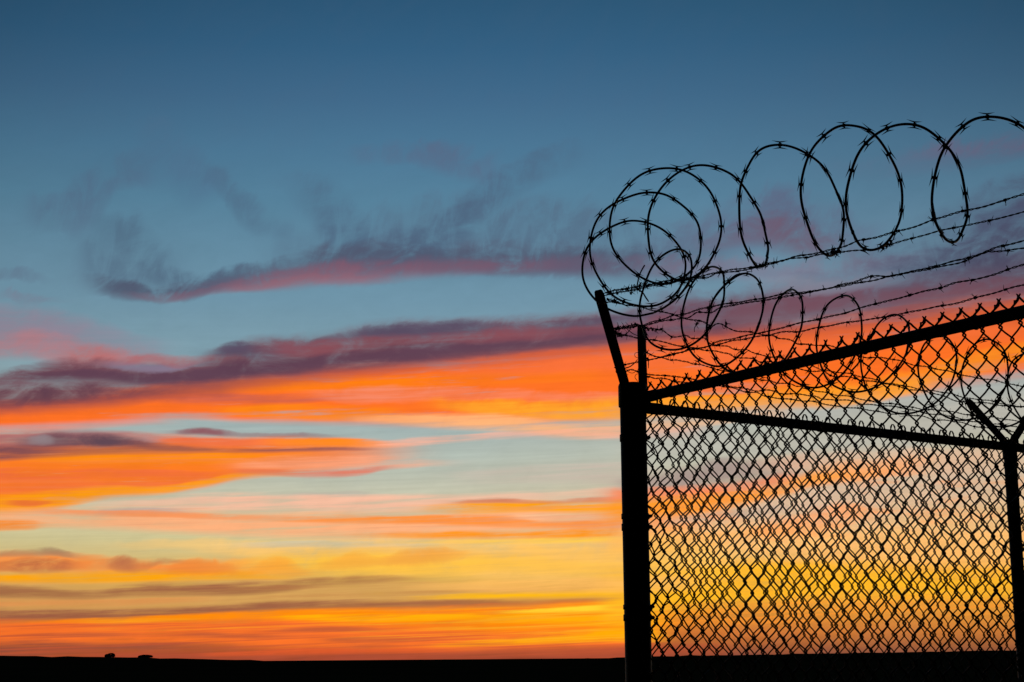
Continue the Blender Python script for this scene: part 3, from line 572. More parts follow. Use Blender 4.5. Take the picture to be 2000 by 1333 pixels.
for yy in (976, 1077, 1191):
    q = far.hit(1972, yy, 0); tz = q[2]; m_ = MB(); P = []
    for i in range(20): a = i / 19 * 2 * math.pi * 1.1 + 2; P.append(far.P(uP + math.cos(a) * .0275, math.sin(a) * .0275, tz + i * .0003))
    P = [far.P(uP - .062, .03, tz + .004), far.P(uP - .045, .034, tz - .002), far.P(uP - .052, .03, tz + .012), far.P(uP - .03, .03, tz + .002)] + P
    m_.tube(P, .0017, 5); prt(m_, 'tie_wire', m_wire, ff, FO)
for x in (1450, 1600, 1760, 1900): tie(far, far.u(far.hit(x, 797 + (x - 1266) * .107)), zF, .0200, ff, FO)

# ------------------------------------------------------------------ barbed wire strands
def mesh_of(mb, name, m):
    o = mb.build(name, m); me = o.data; bpy.data.objects.remove(o); return me
bm_ = MB()
for s_, ph in ((-1, 0), (1, 1.4)):       # two short wires wound round the strand, four points
    P = []
    for i in range(19):
        q = i / 18; a = ph + q * 4 * math.pi; P.append((s_ * .0024 + (q - .5) * .0044, .0029 * math.cos(a), .0029 * math.sin(a)))
    a0 = ph; a1_ = ph + 4 * math.pi
    d0 = np.array([s_ * -.25, math.sin(a0) * .8 + math.cos(a0) * .5, -math.cos(a0) * .8 + math.sin(a0) * .5]); d1 = np.array([s_ * .3, -math.sin(a1_) * .8 + math.cos(a1_) * .5, math.cos(a1_) * .8 + math.sin(a1_) * .5])
    P = [np.array(P[0]) + d0 * .015, np.array(P[0]) + d0 * .006] + [np.array(p) for p in P] + [np.array(P[-1]) + d1 * .006, np.array(P[-1]) + d1 * .015]
    rr = [.0004, .0009] + [.00105] * 19 + [.0009, .0004]
    bm_.tube(P, rr, 5)
ME_BARB = mesh_of(bm_, 'barb', m_barb)
def place(me, name, p, t, up, parent, org, scale=1.0):
    x = Vector(t).normalized(); u = Vector(up); z = (u - x * u.dot(x)).normalized(); y = z.cross(x)
    o = link(name, me, parent); q = Vector(p) - Vector(org)
    o.matrix_local = Matrix([[x.x, y.x, z.x, q.x], [x.y, y.y, z.y, q.y], [x.z, y.z, z.z, q.z], [0, 0, 0, 1]]) @ Matrix.Scale(scale, 4)
    return o
rb = random.Random(5)
def strand(path, label, group=None, name='barbed_wire', spacing=.125, start=.04, cat='barbed wire', r=.00140, twist=.046, barbs=True, kink=.0015):
    P = smooth(catmull(path, .006), 2); n = len(P); org = P[0].copy()
    o = empty(name, org); tag(o, label, cat, group)
    seg = np.concatenate([[0], np.cumsum(np.linalg.norm(np.diff(P, axis=0), axis=1))])
    T = np.gradient(P, axis=0); T /= np.linalg.norm(T, axis=1, keepdims=True)
    S = np.cross(T, [0, 0, 1.0]); S /= np.maximum(np.linalg.norm(S, axis=1, keepdims=True), 1e-6); U = np.cross(S, T)
    k1 = rb.random() * 9
    P = P + U * (kink * (np.sin(seg * 21 + k1) + .6 * np.sin(seg * 47 + k1 * 2)))[:, None]
    a = seg / twist * 2 * math.pi + 1.2 * np.sin(seg * 9 + k1) ; e = r * 1.0 * (1 + .45 * np.sin(seg * 13 + k1) ** 2)
    mb = MB()
    for s_ in (1, -1): mb.tube(P + s_ * e[:, None] * (S * np.cos(a)[:, None] + U * np.sin(a)[:, None]), r, 5)
    prt(mb, 'twisted_wire', m_barb, o, org)
    if barbs:
        q, t = evenly(P, spacing, start)
        for p, tt in zip(q, t):
            p = p + tt * rb.uniform(-.012, .012)
            place(ME_BARB, 'barb', p, tt, (rb.uniform(-1, 1), rb.uniform(-1, 1), rb.uniform(-1, 1)), o, org, rb.uniform(.9, 1.15))
    return o
def trace(line, pts, o0, o1, pre=None, ext=None):
    """pts in photo pixels, left to right; off goes o0 -> o1 along the fence; pre: 3D points before; ext: run on to that u"""
    us = [line.u(line.hit(x, y, (o0 + o1) / 2)) for x, y in pts]; u0, u1 = us[0], us[-1]; out = []
    for (x, y), u in zip(pts, us): out.append(line.hit(x, y, o0 + (o1 - o0) * min(1, max(0, (u - u0) / (u1 - u0)))))
    if pre is not None: out = [np.asarray(p) for p in pre] + out
    if ext is not None:
        p = out[-1]; d = out[-1] - out[-4]; uu = line.u(p); L = ext - uu; du = line.u(out[-1]) - line.u(out[-4]); out.append(p + d * (L * .5 / du)); out.append(p + d * (L / du))
    return out
GN = 'barbed wire strands strung along the near fence'; GF = 'barbed wire strands strung along the far fence'
arm1 = lambda q: base1 + (TIP1 - base1) * q
arm2 = lambda q: base2 + (TIP2 - base2) * q
S1 = [(1205.5,567.5),(1225,564.5),(1240,561.5),(1255,558.5),(1277.5,554.5),(1300,550),(1330,545.5),(1360,541),(1390,535),(1411,531),(1430.5,528),(1444,527),(1465,522),(1484.5,518.5),(1510,513),(1537,508),(1549,504),(1570,499.5),(1597,494.5),(1609,491.5),(1630,485.5),(1652.5,480),(1676,472),(1713.5,464),(1745,454),(1776.5,445),(1800,438.5),(1821.5,431),(1842,425),(1860,419),(1880,414),(1901,409),(1935,398.5),(1973,388),(2000,379.5)]
strand(trace(near, S1, .27, .26, [TIP1 + [.01, .0, -.012]], U_END), 'topmost barbed wire of the near fence, passing through the big razor loops', GN)
S2 = [(1210,572),(1225,569.5),(1255,563.5),(1277.5,557.5),(1300,555),(1315,552),(1345,547),(1366,544),(1387,542.5),(1394,537),(1411,533),(1430,530),(1450,528),(1472.5,524.5),(1500,517),(1525,511),(1547.5,506),(1577.5,502),(1597,497.5),(1615,495),(1642,492),(1666,490.5),(1685,490.5),(1700,489.5),(1715,485.5),(1730,480.5),(1746.5,475.5),(1775,467),(1800,460),(1813.5,457),(1830,453),(1860,447),(1884,441.5),(1911,436),(1940,429),(1965,422),(2000,414.5)]
strand(trace(near, S2, .25, -.26, [TIP1 + [.01, .0, -.02]], U_END), 'second highest barbed wire of the near fence, touching the bottoms of the big loops', GN)
S3 = [(1225,638.5),(1243,633),(1255,635),(1270,631),(1300,623),(1313.5,617.5),(1330,615),(1361.5,605.5),(1384,601),(1403.5,597),(1427.5,593.5),(1457.5,587.5),(1480,584.5),(1514.5,578.5),(1540,574.5),(1555,572.5),(1570,571),(1585,569),(1607.5,565),(1624,562),(1645,557),(1664,554),(1679,548),(1689.5,543.5),(1703,540),(1715,539.2),(1730,539.5),(1745,537.5),(1767.5,534),(1803.5,527),(1817,523),(1840,518),(1867.5,508.5),(1882,505),(1896,501),(1915,496.5),(1933.5,489),(1950,482.5),(1972.5,478.5),(2000,472)]
strand(trace(near, S3, .18, .17, [arm1(.62), arm1(.62) * .3 + near.hit(1225,638.5,.18) * .7 - [0, 0, .004]], U_END), 'upper of the two close barbed wires at mid height, parting upwards at right', GN)
S4 = [(1228,641),(1243,638),(1255,636),(1270,632.5),(1292.5,628),(1315,625.5),(1330,622.5),(1345,622),(1352.5,617.5),(1360,611),(1376.5,610),(1393,609),(1402,602.5),(1426,598),(1450,593.5),(1490.5,588.5),(1510,583),(1544.5,577.5),(1570,573),(1607.5,567),(1624,564),(1642,560),(1670,553.5),(1700,549),(1730,541.5),(1742,539.5),(1767.5,535.5),(1790,530.5),(1804.5,528),(1830,522.5),(1860,515.5),(1875,512.5),(1894,506),(1912.5,499),(1932,492.5),(1945,492.3),(1957.5,491.5),(1980,488.5),(2000,485.5)]
strand(trace(near, S4, .16, -.18, [arm1(.60)], U_END), 'lower of the two close barbed wires at mid height, below its partner at right', GN)
S5 = [(1245,708),(1266,703.5),(1290,697.5),(1317,691.5),(1335,688.5),(1350,682.5),(1377,678),(1400,668),(1430,663),(1445,660),(1475,652),(1488.5,649),(1505,646),(1539.5,637.5),(1565,632),(1595,624.5),(1630,616),(1658.5,609),(1682.5,602.5),(1717,592.5),(1750,584.5),(1774,576.5),(1800,570.5),(1820,567.5),(1839,563),(1860,555),(1890,549),(1920,541),(1950,534),(1978.5,523.5),(2000,517.5)]
strand(trace(near, S5, .08, .09, [arm1(.22)], U_END), 'second lowest barbed wire of the near fence, crossing the dark cloud on the right', GN)
S6 = [(1263,688),(1275,694.5),(1284,698.5),(1297,698),(1332,688.5),(1344,684.5),(1357.5,681.5),(1377,678.5),(1400,674.5),(1415,671),(1430,667),(1449.5,663),(1475,658),(1502,654.5),(1527.5,650),(1557.5,648.5),(1575,645),(1595,640),(1637.5,634),(1666,629.5),(1705,623),(1730.5,618.5),(1750,615.5),(1792,608),(1822.5,601.5),(1854,595),(1884,587.5),(1917,579.5),(1935,575),(1957.5,569),(1987.5,560),(2000,556.5)]
strand(trace(near, S6, -.05, -.08, [arm2(.45)], U_END), 'lowest barbed wire of the near fence, just above the mesh points at the right edge', GN)
Ff = [(1207,590),(1225,595),(1258,602.5),(1277.5,608),(1300,612),(1327,617.5),(1346.5,623),(1360,626),(1375,629.5),(1390,638.5),(1399,634),(1409,635),(1419.5,641),(1434.5,645.5),(1458.5,647),(1475,650),(1484,652),(1500,656),(1512.5,658),(1517,662),(1524,664),(1535,663),(1548.5,665),(1556,671),(1580,672.3),(1600,674),(1613.5,675.5),(1627,679),(1645,683.5),(1665,690),(1687,696.5),(1705,698),(1741,702.5),(1757.5,705.5),(1780,711),(1800,714.5),(1837.5,723.5),(1860,728),(1884,732.5),(1905,737.5),(1923,741),(1957.5,747),(1993.5,753.5)]
strand(trace(far, Ff, .24, .27, [TIP1 + [.0, .0, -.05]], U2), 'long kinked barbed wire from the tip of the left arm, uppermost of the far fence', GF, kink=.0025)
Fa = [(1270,642),(1281,643.5),(1293,645),(1305,652.5),(1312.5,656.5),(1333.5,656),(1341,656),(1348,661.5),(1363.5,662),(1377,661.5),(1380.5,667.5),(1388,673),(1400,675),(1415,674),(1424,676),(1430,681),(1443.5,684),(1458.5,683),(1467.5,689),(1482.5,694),(1505,696.5),(1521.5,697),(1535,702),(1560,709),(1591,716.5),(1604.5,722),(1630,725.5),(1652.5,730),(1678,736),(1692.5,738.5),(1715,742),(1730,748),(1757,753),(1790,759),(1818.5,763),(1855.5,770),(1881,775),(1893,777.5),(1929,783.5),(1968,790),(2000,795)]
strand(trace(far, Fa, -.22, -.25, [TIP2 + [.0, .0, -.01]], U2), 'kinked barbed wire from the short upright arm to the left tip of the V', GF, kink=.0025)
Fb = [(1217,653),(1228,657),(1244,662),(1261.5,664),(1275,665),(1290,668),(1311,671),(1335,676),(1357.5,681),(1377,685),(1400,688),(1409,690),(1427,691),(1434.5,696.5),(1460,699.5),(1473.5,701),(1482.5,707),(1505,708.5),(1530,713),(1571.5,722.5),(1597,726),(1610.5,727),(1618,734),(1630,736),(1648,735.5),(1664,737),(1678,741),(1692.5,744),(1712,747.5),(1746.5,753.5),(1779.5,760),(1805,764.5),(1830,771.5),(1852.5,777.5),(1873.5,783.5),(1890,785),(1905,787),(1935,789.5),(1980,793.5),(2000,795.5)]
strand(trace(far, Fb, .14, .19, [arm1(.56)], U2), 'barbed wire starting midway up the left arm and crossing behind the upright arm', GF, kink=.0025)
Fc = [(1263,689),(1270,693),(1278,696),(1297.5,698),(1308,702),(1321.5,703.5),(1332,707),(1344,708.5),(1353,712),(1365,712.5),(1377,716),(1390,718.5),(1409,722),(1440,731),(1465,739),(1489,743),(1502.5,741.5),(1517.5,748),(1544.5,749.5),(1555,755.5),(1570,757),(1589.5,763),(1612,766),(1630,770.5),(1649.5,774),(1685,781),(1703,784),(1724,787),(1760,792.5),(1781,796.5),(1805,798.5),(1819.5,800),(1845,804),(1863,806),(1890,809),(1913,812.5),(1935,816),(1957.5,818),(1992,822.5)]
strand(trace(far, Fc, -.14, -.16, [arm2(.55)], U2), 'barbed wire from midway up the short upright arm, dipping behind the near rail', GF, kink=.0025, twist=.04)
Fd = [(1236,723),(1250,728),(1264.5,730),(1284,733),(1305,735),(1327.5,737),(1350,741),(1372.5,745),(1400,750),(1430,756),(1455,760),(1470,763),(1480,764),(1489,761.5),(1504,762),(1514.5,765),(1526.5,769),(1555,770.5),(1585,773.5),(1595.5,774.5),(1603,779),(1622.5,780),(1642,782),(1664,784),(1677.5,789),(1704.5,790.5),(1742,794),(1781,801.5),(1805,806),(1821.5,809),(1840,811),(1857,814),(1884,821),(1905,823.5),(1941,828.5),(1969.5,832),(1987.5,833.5)]
strand(trace(far, Fd, .07, .09, [arm1(.14)], U2), 'straight barbed wire low over the corner, upper of the two beneath the near rail', GF)
Fe = [(1270.5,737),(1279.5,740),(1290,739),(1308,741),(1320,744),(1330.5,745),(1345,749),(1370,752),(1400,754),(1431,756),(1442,761),(1454,766),(1480,768),(1490.5,775),(1510,776.5),(1540,779),(1561,782.5),(1583.5,785.5),(1604.5,788.5),(1625.5,791.5),(1642,794),(1665.5,797),(1683.5,800.5),(1703,802.5),(1737.5,807),(1760,809),(1779.5,812),(1805,814.5),(1819.5,818),(1845,821),(1875,826),(1890,830),(1920,834.5),(1950,839),(1975.5,842.5)]
strand(trace(far, Fe, -.05, -.08, [arm2(.16)], U2), 'lowest barbed wire of the far fence, curly where it starts above the post cap', GF, kink=.0025, twist=.04)

# ------------------------------------------------------------------ razor wire coils
bl = MB(); th = .0007
def blade(side):
    o = side
    pr = [(0, .0026), (.0034, .0030), (.0026, .0066), (.0110, .0082), (.0250, .0122), (.0110, .0108), (0, .0100), (-.0110, .0108), (-.0250, .0122), (-.0110, .0082), (-.0026, .0066), (-.0034, .0030)]
    V = [(x, -th / 2, o * z) for x, z in pr] + [(x, th / 2, o * z) for x, z in pr]; n = len(pr)
    f = [tuple(range(n)), tuple(range(2 * n - 1, n - 1, -1))] + [(i, i + n, (i + 1) % n + n, (i + 1) % n) for i in range(n)]
    if o < 0: f = [tuple(reversed(q)) for q in f]
    bl.add(V, f)
blade(1); blade(-1)
bl.add([(x, y, z) for x in (-.0042, .0042) for y in (-.0036, .0036) for z in (-.0044, .0044)], [(0, 1, 3, 2), (4, 6, 7, 5), (0, 4, 5, 1), (2, 3, 7, 6), (0, 2, 6, 4), (1, 5, 7, 3)])
ME_BLADE = mesh_of(bl, 'razor_barb', m_razor); ME_BLADE.polygons.foreach_set('use_smooth', [False] * len(ME_BLADE.polygons))
def coil3(line, segs, r, shift=0.0):
    out = []; mids = []
    for side, pts in segs:
        ya, yb = pts[0][1], pts[-1][1]
        for i, (x, y) in enumerate(pts):
            if out and i == 0: continue
            h = 2 * (y - ya) / (yb - ya) - 1; h = max(-1, min(1, h)); off = side * r * math.sqrt(max(0, 1 - h * h)) + shift
            out.append(line.hit(x, y, off))
    return out
def coil(P, axis, label, group, spacing, start=.03, count=99):
    P = smooth(catmull(smooth(np.array(P), 1), .008), 4); org = P[0].copy()
    o = empty('razor_wire_coil', org); tag(o, label, 'razor wire', group)
    sg = np.concatenate([[0], np.cumsum(np.linalg.norm(np.diff(P, axis=0), axis=1))])
    kinkv = np.stack([.0018 * np.sin(sg * 11 + 1) + .0014 * np.sin(sg * 37), .003 * np.sin(sg * 8 + 2), .0018 * np.sin(sg * 13 + .5) + .0014 * np.sin(sg * 29 + 1)], 1); P = P + kinkv
    m = MB(); m.tube(P, .0041, 8); prt(m, 'core_wire', m_razor, o, org)
    q, t = evenly(P, spacing, start)
    n = 0
    for i, (p, tt) in enumerate(zip(q, t)):
        if n >= count: break
        p = p + tt * rb.uniform(-.007, .007); up = np.cross(tt, axis) + np.array([rb.uniform(-.3, .3) for _ in range(3)])
        place(ME_BLADE, 'razor_barb', p, tt, up, o, org, rb.uniform(1.0, 1.18)); n += 1
    print('barbs', n, 'len', spacing * len(q)); return o
L_, R_ = 1, -1
near_segs = [
 (R_, [(2052,470),(2068,400),(2066,340),(2045,290),(2010,256),(1980,236),(1940,224)]),
 (L_, [(1940,224),(1900,231),(1870,250),(1848,280),(1835,310),(1822.5,350),(1820,390),(1824,427),(1830,450),(1842,468),(1855.5,476)]),
 (R_, [(1855.5,476),(1866,472),(1879.5,456),(1888.5,435),(1890.8,409.5),(1890,390),(1885,360),(1880,339),(1865,301),(1848,281),(1831,267.5),(1809,250.6),(1786,243),(1764,240.5)]),
 (L_, [(1764,240.5),(1737.5,245),(1715,258),(1696,275),(1674,305),(1660.6,339),(1655,365),(1652,390),(1654,422),(1660,444.5),(1672,471.5),(1685,485),(1697,490),(1706,490.8)]),
 (R_, [(1706,490.8),(1724,484),(1737.5,471.5),(1751,450.5),(1760,426.5),(1764.5,402.5),(1763.8,380),(1760,357.5),(1749,324),(1730,290),(1707.5,262),(1693,252.5),(1677.5,246.5),(1651,244)]),
 (L_, [(1651,244),(1632.5,248),(1610,262),(1595,279),(1580,301),(1567,335),(1563,365),(1564.8,400),(1570,424),(1576,445),(1585,467.5),(1598.5,488.5),(1609,497.5),(1621,501)]),
 (R_, [(1621,501),(1631.5,498),(1639,488.5),(1646.5,469),(1650,445),(1649.5,422.5),(1644,400),(1632.5,369),(1617.5,339),(1602.5,320),(1580,302),(1561,290),(1542.5,284),(1524,282)]),
 (L_, [(1524,282),(1501,284),(1481,297.5),(1466,312.5),(1452.5,339),(1447,361),(1442,390),(1441,420),(1445,450),(1454.5,480),(1465,506.5),(1475.5,518.5),(1484.5,524)]),
 (R_, [(1484.5,524),(1493.5,522),(1499,512),(1499.8,490),(1495.8,460),(1490.5,434.5),(1483,413.5),(1477,402),(1465,381),(1450,359),(1435,345),(1420,334),(1405,327),(1390,322.5),(1372,321)]),
 (L_, [(1372,321),(1352.5,323),(1333,331),(1315,342),(1300,355.5),(1285,372),(1276,390),(1268.5,412.5),(1265,435),(1265,462),(1268.5,489.5),(1277.5,512.5),(1291,527.5),(1306,539.5),(1320,546),(1332,548)]),
 (R_, [(1332,548),(1348,545),(1358.5,541),(1369,532),(1381,520),(1390,505),(1397,492),(1403.5,479),(1408,460),(1410,437),(1408,420),(1403.5,405),(1396,387),(1384,369),(1375,358.5),(1360,346.5),(1345,337.5),(1330,332),(1315,329),(1300,328)]),
 (L_, [(1300,328),(1285,330),(1270,333),(1252,341),(1234,352.5),(1219,367.5),(1207,385.5),(1198,402),(1192,424.5),(1189.8,444),(1191,465),(1198,487.5),(1205.5,500),(1217.5,518.5),(1234,533.5),(1255,547),(1277.5,554),(1292,555)]),
 (R_, [(1292,555),(1306,553),(1322,548.5),(1335,543),(1348,533),(1360,518.5),(1367.5,499),(1372,482.5),(1371,462),(1367.5,447),(1361.5,432),(1349.5,415.5),(1331.5,397.5),(1315,387),(1300,380),(1283.5,376.5),(1262.5,375.3)]),
 (L_, [(1262.5,375.3),(1247.5,377),(1231,382.5),(1210,391),(1192,402),(1177,417),(1165,433.5),(1156,453),(1152,472.5),(1151.5,491),(1156,514),(1166.5,541),(1180,562),(1198,578.5),(1217.5,590.5),(1237,598),(1258,601)]),
 (R_, [(1258,601),(1282,599),(1300,591.5),(1319.5,576.5),(1328,566.5),(1336,550),(1340,531),(1340.5,515),(1336,498),(1330,486),(1319.5,472.5),(1309,460.5),(1292.5,447),(1270,436.5),(1255,432.8),(1237,431)]),
 (L_, [(1237,431),(1220.5,433.5),(1202.5,439.5),(1187.5,445.5),(1172.5,454.5),(1159,466.5),(1150,479),(1144,489),(1138,506.5),(1136,529),(1139.5,551.5),(1150,574),(1163.5,592),(1177,601.5),(1189,607.5),(1210,614.5),(1231,618)]),
]
Pn = coil3(near, near_segs, .185)
tail = [far.hit(1255, 617, .03), far.hit(1277.5, 611.5, .06)]
coil(Pn + tail, near.d, 'large razor wire coil over the near fence, ending in nested full rings at the corner', 'razor wire coils on top of the fences', .097, .02)
far_segs = [
 (1, [(1277.5,611.5),(1300,600.5),(1319.5,587),(1334.5,569.5),(1345,553),(1352.5,535),(1353.5,520),(1351,506.5),(1345,496),(1336,489),(1322.5,487)]),
 (-1, [(1322.5,487),(1309,489),(1300,494),(1288,503),(1276,517),(1267,533.5),(1259.5,550),(1255,565),(1251,580),(1249.8,597),(1250.3,617),(1252.5,635),(1260,652),(1266,664.5),(1278,676.5),(1293,684),(1311,687)]),
 (1, [(1311,687),(1329,685),(1344,678),(1359,667.5),(1377,652.5),(1388.5,636),(1397.5,623.5),(1406.5,607),(1414,584.5),(1417.8,562),(1416,544),(1411,530),(1403.5,522),(1393,519)]),
 (-1, [(1393,519),(1382.5,521.5),(1371,529),(1357,544),(1345,562),(1337.5,583),(1333,602.5),(1331.7,622),(1332,640),(1334.5,657),(1341,675),(1351.5,690),(1362,702),(1377,711),(1397,716)]),
 (1, [(1397,716),(1412,714.5),(1427,708.5),(1445,695),(1460,678.5),(1475,656),(1484,635),(1490,609.5),(1493.3,587),(1490.7,567),(1484.5,551.5),(1472.5,538),(1459,533.5)]),
 (-1, [(1459,533.5),(1444,535.5),(1432,542),(1417,554.5),(1402,572),(1391.5,588),(1385.5,607),(1381,625),(1380.8,642),(1381.5,660),(1386,679.5),(1393.5,696),(1404.5,711.5),(1418,722),(1434.5,731),(1452,737.5),(1470,740)]),
 (1, [(1470,740),(1486,737.5),(1502,730),(1520,716),(1535,699.5),(1547,683),(1557.5,665),(1565,642.5),(1569.5,620),(1570,602),(1566.5,585.5),(1557.5,570.5),(1548.5,564.5),(1543,563.5)]),
 (-1, [(1543,563.5),(1529,573),(1518.5,585.5),(1509.5,605),(1503.5,627.5),(1502,650),(1503.5,672.5),(1508,690.5),(1517,713),(1531,731.5),(1543,741),(1558,750),(1573,755.5),(1588,757)]),
 (1, [(1588,757),(1604.5,755),(1619.5,751),(1634.5,742),(1648,730),(1660,715),(1669,701.5),(1677,682),(1683,662),(1684.3,638),(1682.5,620),(1678,602),(1670.5,588.5),(1661.5,579.5),(1651,576)]),
 (-1, [(1651,576),(1639,578),(1627,585.5),(1615,597.5),(1606,615.5),(1600,633.5),(1596,655),(1595,678),(1597,700),(1604.5,722.5),(1615,743.5),(1627,755),(1642,762),(1660,768),(1667,768.5)]),
 (1, [(1667,768.5),(1679,768),(1697,764),(1715,753.5),(1727.5,746),(1744,732.5),(1757.5,716),(1766.5,698),(1775,677),(1777,660),(1775.5,644),(1771,627.5),(1762,618),(1750,614)]),
 (-1, [(1750,614),(1738,615.5),(1726,621.5),(1714,633.5),(1705,647),(1696,665),(1686,683),(1681,700),(1681,717.5),(1682.5,737),(1689,756),(1703,779),(1721,795.5),(1742,804.5),(1765,808.5)]),
 (1, [(1765,808.5),(1781,807.5),(1802,803),(1818,795),(1833,785),(1845,771.5),(1855.5,755),(1863,735.5),(1867.5,716),(1869,702.5),(1866,687),(1860,669.5),(1852.5,660),(1846,657.5),(1836,655.5)]),
 (-1, [(1836,655.5),(1822,659),(1810,667),(1799,684),(1793.5,702.5),(1792.5,722),(1796.5,745.5),(1802,764),(1811,782),(1824.5,798.5),(1841,812),(1857,821),(1876,824)]),
 (1, [(1876,824),(1890,822.5),(1905,819.5),(1917,813),(1930,805),(1944,791),(1956,774.5),(1963.5,758),(1967.5,740),(1970,719),(1968,702.5),(1962,689),(1954.5,674),(1944,666),(1929,662)]),
 (-1, [(1929,662),(1917,665),(1905,671),(1893,683),(1884,699.5),(1878,717.5),(1875.5,735),(1877,755),(1881,773),(1888.5,794),(1902,811),(1917,824),(1935,831.5),(1956,834.5)]),
 (1, [(1956,834.5),(1974,832),(1989,827),(2003,816),(2018,800),(2030,776),(2037,750),(2037,722),(2030,700),(2020,689),(2009,686.5)]),
 (-1, [(2009,686.5),(2000,689),(1986,696.5),(1977,707),(1970.5,720),(1966.5,740),(1966,755),(1971,777.5),(1980,798.5),(1992,818),(2006,832),(2024,840),(2040,842)]),
]
Pf = coil3(far, far_segs, .175)
o_ = coil(Pf, far.d, 'smaller looking razor wire coil receding over the far fence behind the near mesh', 'razor wire coils on top of the fences', .112, .05)

# ------------------------------------------------------------------ loose ends
def scrap(pts, label, depth_line=None, off=.2, r=.0015, barb_at=(), name='wire_scrap', cat='wire scrap', pair=False):
    P = [depth_line.hit(x, y, off) for x, y in pts]; P = catmull(P, .004); m = MB(); m.tube(P, [r] * (len(P) - 3) + [r * .9, r * .8, r * .6], 6)
    if pair: m.tube(P + np.array([.0015, 0, .002]), r, 6)
    org = P[0].copy(); o = empty(name, org); tag(o, label, cat, 'loose wire scraps caught in the strands'); prt(m, 'bent_wire', m_barb, o, org)
    for i, b in enumerate(barb_at):
        k = int(b * (len(P) - 2)); place(ME_BARB, 'barb', P[k], P[k + 1] - P[k], (rb.random(), rb.random(), 1), o, org, 1.1)
    return o
scrap([(1259,518.5),(1254.5,526),(1250.5,534),(1247.5,543),(1245,555),(1244,563),(1251,569),(1256,573),(1261,581),(1267,589.5)], 'stubby wire sticking up and down from the tangle right of the left arm tip', near, .2, .0026)
scrap([(1411,634),(1412,640),(1414.5,642.5),(1417,639),(1418,632),(1416.5,624)], 'tiny upturned wire hook with a barb, on the kinked wire beside the second ring', far, .2, .0011, (.85,))
scrap([(1364,625),(1362,631),(1358,638),(1356,643),(1356.5,649)], 'short broken piece of barbed wire dangling below the kinked strand', far, .2, .0017, (.45,))
scrap([(1264,699),(1266,704),(1266.5,712),(1266.5,720)], 'short wire end hanging down beside the upright arm', far, .0, .0017, (.15,))
# tangle wound round the strands by the left arm
def tangle(x0, y0, x1, y1, line, off, label, turns, amp, rr=.0013):
    P = []; n = turns * 12
    a = line.hit(x0, y0, off); b = line.hit(x1, y1, off)
    for i in range(n + 1):
        q = i / n; an = q * turns * 2 * math.pi; k = amp * (.7 + .5 * math.sin(q * 9 + x0))
        P.append(a + (b - a) * q + np.array([.3 * k * math.cos(an * .7), k * math.cos(an), k * math.sin(an) * .9]))
    m = MB(); m.tube(catmull(P, .005), rr, 5); org = P[0]; o = empty('wire_tangle', org); tag(o, label, 'wire tangle', 'tangles of wrapped wire near the corner arms')
    prt(m, 'wrapped_wire', m_barb, o, org)
    for q in (.15, .4, .62, .85):
        k = int(q * n); place(ME_BARB, 'barb', P[k], P[k + 1] - P[k], (rb.random(), rb.random(), 1), o, org, 1.1)
tangle(1186, 574, 1233, 562, near, .26, 'loose wrapping of barbed wire along the top strands by the left arm tip', 7, .008)
tangle(1232, 565, 1256, 560, near, .22, 'round knot of wound wire under the stub, right of the left arm tip', 6, .015)
tangle(1258, 558, 1310, 550, near, .22, 'wrapping where the inner rings rest on the top strands', 6, .006)
tangle(1328, 549, 1366, 541, near, .2, 'thick wrapping where the ring bottoms cross the top strands', 6, .010)
tangle(1184, 584, 1212, 594, near, .24, 'ragged curl of barbed wire just under the left arm tip', 4, .007)
tangle(1200, 644, 1244, 634, near, .1, 'dense wrapping between the left arm and the top of the upright arm', 8, .007, .0016)
tangle(1200, 652, 1214, 655, near, .12, 'small barbed curl right of the left arm at mid height', 3, .009)
tangle(1262, 642, 1296, 646, far, -.18, 'barbed wrapping just right of the top of the upright arm', 5, .006)
tangle(1476, 521, 1500, 517, near, .1, 'wrapping tying the first free loop bottom to the top strands', 4, .007)
tangle(1621, 497, 1642, 491, near, .0, 'clip tying the second free loop bottom to the strand', 3, .007)
tangle(1722, 484, 1744, 476, near, -.1, 'clip tying the third free loop bottom to the strand', 4, .008)
scrap([(1205,658),(1216,657),(1226,650),(1232,642),(1238,634)], 'thin wire slanting up between the two arms towards the upright arm top', near, .05, .0015, pair=True)
scrap([(1218,637),(1226,644),(1236,652),(1245,656)], 'thin wire slanting down between the two arms from the upper wrapping', near, .0, .0015)
scrap([(1221,720),(1230,717),(1238,711),(1244,704)], 'doubled wire slanting up between the arms low down', near, .02, .0015, pair=True)
scrap([(1223,722),(1228,727),(1236,729),(1244,725),(1247,730),(1242,732),(1240,737),(1243,742),(1246,746)], 'curled wire end hanging in front of the upright arm foot', near, .02, .0011)
scrap([(1246,700),(1240,696),(1240,691),(1245,689),(1249,692)], 'small curled wire loop left of the upright arm at mid height', near, -.05, .0011)
scrap([(1200,718),(1204,721),(1203,726),(1206,731)], 'short bent wire on the left side of the left arm, low down', near, .05, .002)
scrap([(1458,534),(1440,537),(1430,543.5),(1417,555.5),(1402,573),(1392,588),(1386,606),(1382,624),(1380.5,640),(1381,655)], 'thick dark wire lashed along the left side of the second ring', far, -.08, .0042, (.3, .62))

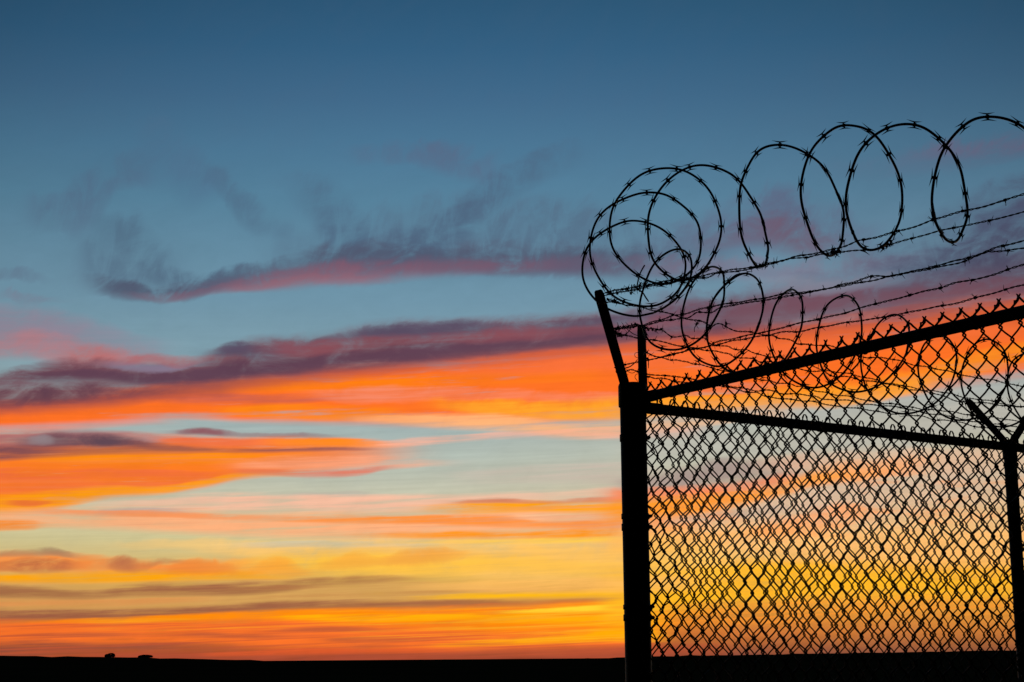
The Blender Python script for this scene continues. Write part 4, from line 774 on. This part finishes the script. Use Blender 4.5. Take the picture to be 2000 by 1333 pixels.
# ------------------------------------------------------------------ far away things on the horizon
def clump(name, x, y, wpx, hpx, dist, label, cat, lobes, trunk):
    s = dist / F; g = ray(x, y); base = g * (dist / g[1]); bx, by = base[0], base[1]; gz = land(bx, by)
    ztop = EYE + (ray(x, y - hpx)[2] / ray(x, y)[1]) * dist
    H_ = ztop - gz; W_ = wpx * s; o = empty(name, (bx, by, gz)); tag(o, label, cat)
    rn = random.Random(int(x)); V = []; f = []; 
    for (cx, cz, rw, rh) in lobes:
        for k in range(900):
            a = rn.uniform(0, 2 * math.pi); e = math.acos(rn.uniform(-1, 1)); rr = rn.uniform(.55, 1.05) ** .5
            p = np.array([(cx + rw * math.sin(e) * math.cos(a) * rr) * W_, rw * W_ * math.sin(e) * math.sin(a) * rr, (cz + rh * math.cos(e) * rr) * H_])
            if p[2] < .02: p[2] = .02
            sz = W_ * rn.uniform(.02, .045); n0 = len(V)
            u = np.array([rn.gauss(0, 1) for _ in range(3)]); u /= np.linalg.norm(u); v = np.cross(u, [rn.gauss(0, 1) for _ in range(3)]); v /= np.linalg.norm(v)
            V += [p + u * sz, p + v * sz * .6, p - u * sz, p - v * sz * .6]; f.append((n0, n0 + 1, n0 + 2, n0 + 3))
    m = MB(); m.add(V, f); m.build('crown', m_leaf, o, False)
    m = MB(); m.tube([(0, 0, -.3), (.05, 0, H_ * .3), (0, 0, H_ * .6)], [trunk, trunk * .8, trunk * .4], 8)
    for k in range(5):
        a = k * 1.3; m.tube([(0, 0, H_ * .25), (W_ * .2 * math.cos(a), W_ * .2 * math.sin(a), H_ * .5), (W_ * .33 * math.cos(a), W_ * .3 * math.sin(a), H_ * .7)], [trunk * .5, trunk * .3, trunk * .1], 6)
    m.build('trunk', m_bark, o)
clump('tree', 214.5, 1285, 20, 9.5, 900, 'small dark round tree on the horizon, farther left of the two clumps', 'tree', [(.12, .52, .34, .46), (-.2, .36, .3, .36), (.28, .36, .22, .4), (0, .22, .5, .26), (0, .1, .5, .18)], .25)
clump('bush', 284, 1286, 27, 7.0, 900, 'low wide dark bush on the horizon, right of the small tree', 'bush', [(0, .42, .42, .52), (-.25, .32, .27, .42), (.25, .34, .27, .42), (0, .15, .52, .25), (0, .08, .52, .16)], .2)
g = ray(1660, 1277); mp = g * (950 / g[1]); mz = land(mp[0], mp[1]); m_ = MB()
hM = EYE + ray(1660, 1267)[2] / ray(1660, 1267)[1] * 950 - mz
po = empty('utility_pole', (mp[0], mp[1], mz)); tag(po, 'tiny distant pole on the horizon seen through the mesh', 'pole')
m_.tube([(0, 0, -.5), (0, 0, hM)], [.16, .11], 10); m_.build('pole', m_bark, po)
m_ = MB(); m_.tube([(-.6, 0, hM * .88), (.6, 0, hM * .88)], .06, 6); m_.build('crossarm', m_bark, po)
